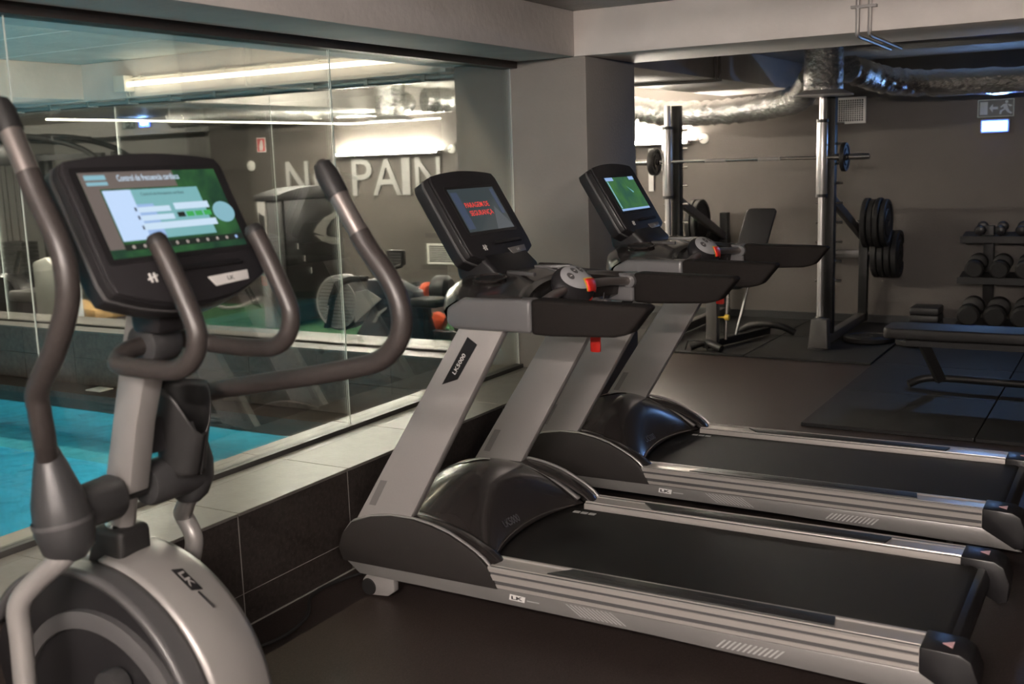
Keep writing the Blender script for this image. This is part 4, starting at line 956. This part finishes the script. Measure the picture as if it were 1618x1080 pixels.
# ================================================================== AREA BEHIND THE POOL
tf = box('turf_strip', -9.6, -5.2, 7.75, 9.4, 0, .012, 'turf')
tag(tf, 'green artificial turf strip on the floor behind the pool', 'turf')
def tower():
    t = thing('weight_tower', 'black weight stack tower with a large grey curved emblem', 'weight machine', (-7.45, 8.5, .012))
    x0, x1, y0, y1 = -7.60, -7.30, 8.04, 9.02
    MB().box(x0+.01, x0+.12, y0, y0+.06, .012, 1.30).build('post', 'silver', t, .01)
    MB().box(x0+.13, x1-.03, y0+.01, y0+.08, .012, 1.30).build('front_panel', 'plastic_grey', t, .006)
    MB().box(x0+.03, x1-.02, y1-.07, y1, .012, 1.30).build('post', 'silver_dark', t, .01)
    MB().box(x0+.04, x1-.012, y0+.08, y1-.07, .05, 1.29).build('shroud', 'plastic_black', t, .004)
    top = [(y0-.02, 1.27), (y1+.02, 1.27), (y1+.02, 1.31), (y1-.15, 1.375), ((y0+y1)/2+.1, 1.40), ((y0+y1)/2-.2, 1.385), (y0+.1, 1.355), (y0-.02, 1.325)]
    MB().prism(top, x0-.01, x1+.005, YZ).build('top_cap', 'plastic_matte', t, .012)
    T = lambda u, v, n: (x1-.0115+n, y0+u, v)
    c1 = [(.50, .93), (.56, 1.00), (.68, 1.07), (.91, 1.13), (.91, 1.09), (.78, 1.03), (.70, .96), (.69, .90), (.72, .865)]
    MB().prism(c1, 0, .004, T).build('emblem', 'silver', t)
    MB().prism([(.51, .905), (.62, .885), (.91, .845), (.91, .775), (.78, .785), (.62, .83)], 0, .004, T).build('emblem', 'silver', t)
    MB().prism([(.74, .93), (.80, 1.0), (.91, 1.06), (.91, .87), (.76, .885)], 0, .003, T).build('emblem', 'frame_grey', t)
    MB().prism([(x0+.03, .92), (x0+.10, .96), (x0+.10, 1.12), (x0+.03, 1.16)], y0-.002, y0, XZ).build('sticker', 'plastic_black', t)
    for k in range(3): MB().box(x1-.012, x1-.009, y0+.24+k*.09, y0+.255+k*.09, .78-k*.13, .84-k*.13).build('slot', 'white_print', t)
    # seat arm to the left
    MB().bar((x0+.05, y0+.1, .55), (x0-.75, y0-.05, .52), .06, .06).build('arm', 'silver_dark', t)
    MB().tube(smooth_path([(x0-.05, y0, .30), (x0-.25, y0-.1, .22), (x0-.5, y0-.1, .22), (x0-.75, y0-.05, .34)], 5), .018, 10).build('foot_tube', 'silver', t)
    MB().box(x0-.85, x0-.45, y0-.25, y0+.1, .48, .55).build('seat', 'upholstery', t, .02)
tower()
def fan_bike():
    yb = 6.82
    t = thing('fan_bike', 'air bike with a pale mesh fan wheel beside the far pool glass', 'exercise bike', (-5.2, yb, 0))
    c = (-5.60, yb, .50)
    MB().lathe([(.205, -.05), (.225, -.03), (.225, .10), (.205, .12)], c, (0, 1, 0), 44).build('wheel_housing', 'frame_black', t)
    MB().lathe([(.185, -.058), (.205, -.062), (.205, -.046), (.185, -.046)], c, (0, 1, 0), 44, False).build('wheel_rim', 'grey_print', t)
    MB().lathe([(.186, 0), (.001, .004)], (c[0], yb-.052, c[2]), (0, -1, 0), 44, False).build('mesh_disc', 'grey_print', t)
    m = MB()
    for k in range(-6, 7):
        z = k*.028; q = math.sqrt(max(0, .184**2-z*z)); m.box(c[0]-q, c[0]+q, yb-.062, yb-.056, c[2]+z-.004, c[2]+z+.004)
    m.build('mesh_bars', 'silver_dark', t)
    arm = [(-5.71, .30), (-5.66, .30), (-5.60, .52), (-5.53, .64), (-5.40, .68), (-5.25, .69), (-5.25, .735), (-5.42, .73), (-5.57, .68), (-5.64, .55)]
    a = MB().prism(arm, yb-.105, yb-.068, XZ).build('fork_arm', 'frame_black', t, .006)
    d = Vector((.055, 0, .20)).normalized()
    text('arm_print', 'MOVEMIA', lambda u, v, n: (-5.655+d.x*u-d.z*v, yb-.1065-n, .415+d.z*u+d.x*v), .15, .022, .0005, 'white_print', a, .02)
    MB().prism([(-5.42, .35), (-5.15, .55), (-5.28, .62), (-5.40, .60)], yb-.06, yb+.06, XZ).build('mesh_side', 'grey_print', t)
    MB().prism([(-5.55, .10), (-4.72, .10), (-4.85, .62), (-5.05, .70), (-5.30, .70), (-5.28, .45)], yb-.05, yb+.10, XZ).build('body_shroud', 'navy', t, .02)
    MB().prism([(-5.25, .36), (-5.18, .45), (-5.10, .49), (-5.11, .47), (-5.18, .42), (-5.22, .36)], yb-.056, yb-.05, XZ).build('body_stripe', 'grey_print', t)
    MB().tube(smooth_path([(-5.2, yb, .68), (-5.12, yb, .74), (-5.05, yb, .82)], 5), .022, 12).build('screen_arm', 'frame_black', t)
    MB().prism(rounded(.15, .12, .015, 3, -5.0, .875), yb-.05, yb-.01, XZ).build('screen_unit', 'plastic_black', t, .006)
    for k in range(4): MB().box(-5.055, -4.945, yb-.052, yb-.05, .835+k*.022, .848+k*.022).build('screen_row', 'plastic_grey', t)
    MB().tube(smooth_path([(-5.1, yb-.1, .70), (-4.92, yb-.22, .80), (-4.80, yb-.24, .84)], 5), .016, 10).build('handlebar', 'frame_black', t)
    MB().bar((-4.75, yb, .25), (-4.76, yb, .50), .05, .05).build('seat_post', 'frame_black', t)
    MB().prism(rounded(.26, .20, .06, 4, -4.74, yb), .50, .57, XY).build('saddle', 'upholstery', t, .02)
    for x in (-5.6, -4.7): MB().box(x-.04, x+.04, yb-.25, yb+.25, 0, .06).build('foot', 'frame_black', t, .01)
    MB().box(-5.6, -4.7, yb-.04, yb+.04, .02, .10).build('base_beam', 'frame_black', t)
fan_bike()
def rower():
    t = thing('sled_machine', 'low black floor machine with orange red foot plates on the turf', 'exercise machine', (-4.7, 7.3, 0))
    y = 7.30
    MB().box(-5.5, -3.9, y-.05, y+.05, .16, .23).build('rail', 'frame_black', t, .008)
    MB().prism([(-5.18, .16), (-5.06, .16), (-4.98, .32), (-5.10, .36)], y-.18, y-.10, XZ).build('foot_plate', 'orange', t, .008)
    MB().prism([(-5.18, .16), (-5.06, .16), (-4.98, .32), (-5.10, .36)], y+.10, y+.18, XZ).build('foot_plate', 'orange', t, .008)
    MB().bar((-5.05, y, .20), (-5.20, y, .62), .05, .06).build('post', 'frame_black', t)
    MB().prism([(-5.29, .40), (-5.23, .40), (-5.235, .49), (-5.28, .49)], y-.10, y-.05, XZ).build('marker', 'orange', t)
    MB().tube([(-5.25, y-.02, .57), (-4.90, y-.10, .58)], .022, 12).build('handle_bar', 'chrome', t)
    MB().lathe([(.05, 0), (.075, .02), (.075, .05), (.05, .07)], (-5.04, y-.08, .56), (.9, -.4, .1), 24).build('flywheel_cap', 'orange', t)
    MB().lathe([(.11, 0), (.13, .03), (.13, .12), (.10, .15)], (-4.98, y-.05, .56), (.9, .2, 0), 24).build('flywheel', 'frame_black', t)
    MB().box(-4.75, -4.45, y-.14, y+.14, .25, .31).build('seat', 'upholstery', t, .02)
    for x in (-5.45, -3.95): MB().box(x-.04, x+.04, y-.22, y+.22, 0, .16).build('foot', 'frame_black', t, .01)
rower()
def multi_gym():
    t = thing('cable_machine', 'tall black cable machine with an arched top beyond the pool', 'weight machine', (-11.6, 8.9, 0))
    for x, y in ((-12.9, 8.6), (-12.1, 9.0), (-11.95, 9.0), (-10.95, 9.2)):
        MB().box(x-.035, x+.035, y-.035, y+.035, 0, 1.85).build('post', 'frame_black', t, .004)
    for dy in (0, .5): MB().tube(smooth_path([(-13.0, 8.6+dy, 1.92), (-12.4, 8.6+dy, 2.06), (-11.7, 8.65+dy, 2.05), (-11.1, 8.75+dy, 1.92), (-10.8, 8.8+dy, 1.78)], 8), .032, 10).build('arch', 'frame_black', t)
    for x in (-12.6, -11.9, -11.3): MB().bar((x, 8.6, 2.02), (x, 9.15, 2.02), .04, .04).build('cross_tie', 'frame_black', t)
    MB().bar((-12.9, 8.8, 1.80), (-10.85, 8.95, 1.80), .06, .07).build('cross_beam', 'frame_black', t)
    MB().box(-12.8, -12.15, 8.6, 8.9, 1.72, 1.98).build('pulley_box', 'plastic_black', t, .02)
    for x in (-12.55, -12.45, -12.30, -12.20): MB().tube([(x, 8.75, .1), (x, 8.75, 1.75)], .010, 8).build('guide_rod', 'chrome', t)
    for k in range(12): MB().box(-12.62, -12.15, 8.65, 8.88, .15+k*.052, .195+k*.052).build('stack_weight', 'iron', t)
    MB().lathe([(.05, -.03), (.05, .03)], (-10.95, 8.95, 1.74), (0, 1, 0), 16).build('pulley', 'white_plastic', t)
multi_gym()
def gym_seat():
    t = thing('recumbent_bike', 'dark recumbent bike with a beige seat behind the far pool glass', 'exercise bike', (-9.2, 6.6, 0))
    MB().box(-9.6, -8.6, 6.5, 6.7, .05, .20).build('base', 'plastic_black', t, .02)
    MB().prism([(-8.95, .20), (-8.60, .20), (-8.62, .75), (-8.75, .85), (-8.95, .8)], 6.45, 6.72, XZ).build('seat_back', 'box_white', t, .03)
    MB().prism(rounded(.42, .34, .08, 4, -9.15, 6.6), .42, .52, XY).build('seat', 'silver_dark', t, .03)
    MB().lathe([(.22, -.1), (.25, -.06), (.25, .06), (.22, .1)], (-9.5, 6.6, .42), (0, 1, 0), 32).build('drive_cover', 'plastic_black', t)
    MB().tube([(-9.45, 6.6, .6), (-9.3, 6.6, .9)], .03, 12).build('mast', 'frame_black', t)
gym_seat()
t = thing('wooden_bench', 'low light wood bench with white feet beyond the pool', 'bench', (-9.5, 7.3, 0))
MB().bar((-10.15, 7.55, .235), (-8.75, 7.12, .235), .30, .09).build('seat_board', 'wood', t, .005)
for k in (.12, .88): MB().box(-10.15+1.4*k-.05, -10.15+1.4*k+.05, 7.55-.43*k-.12, 7.55-.43*k+.12, 0, .19).build('leg', 'wood', t)
bm_ = box('exercise_mat', -8.45, -7.9, 6.35, 7.1, 0, .14, 'blue_mat', None, .02)
tag(bm_, 'thick bright blue exercise mat on the floor behind the far ledge', 'mat')
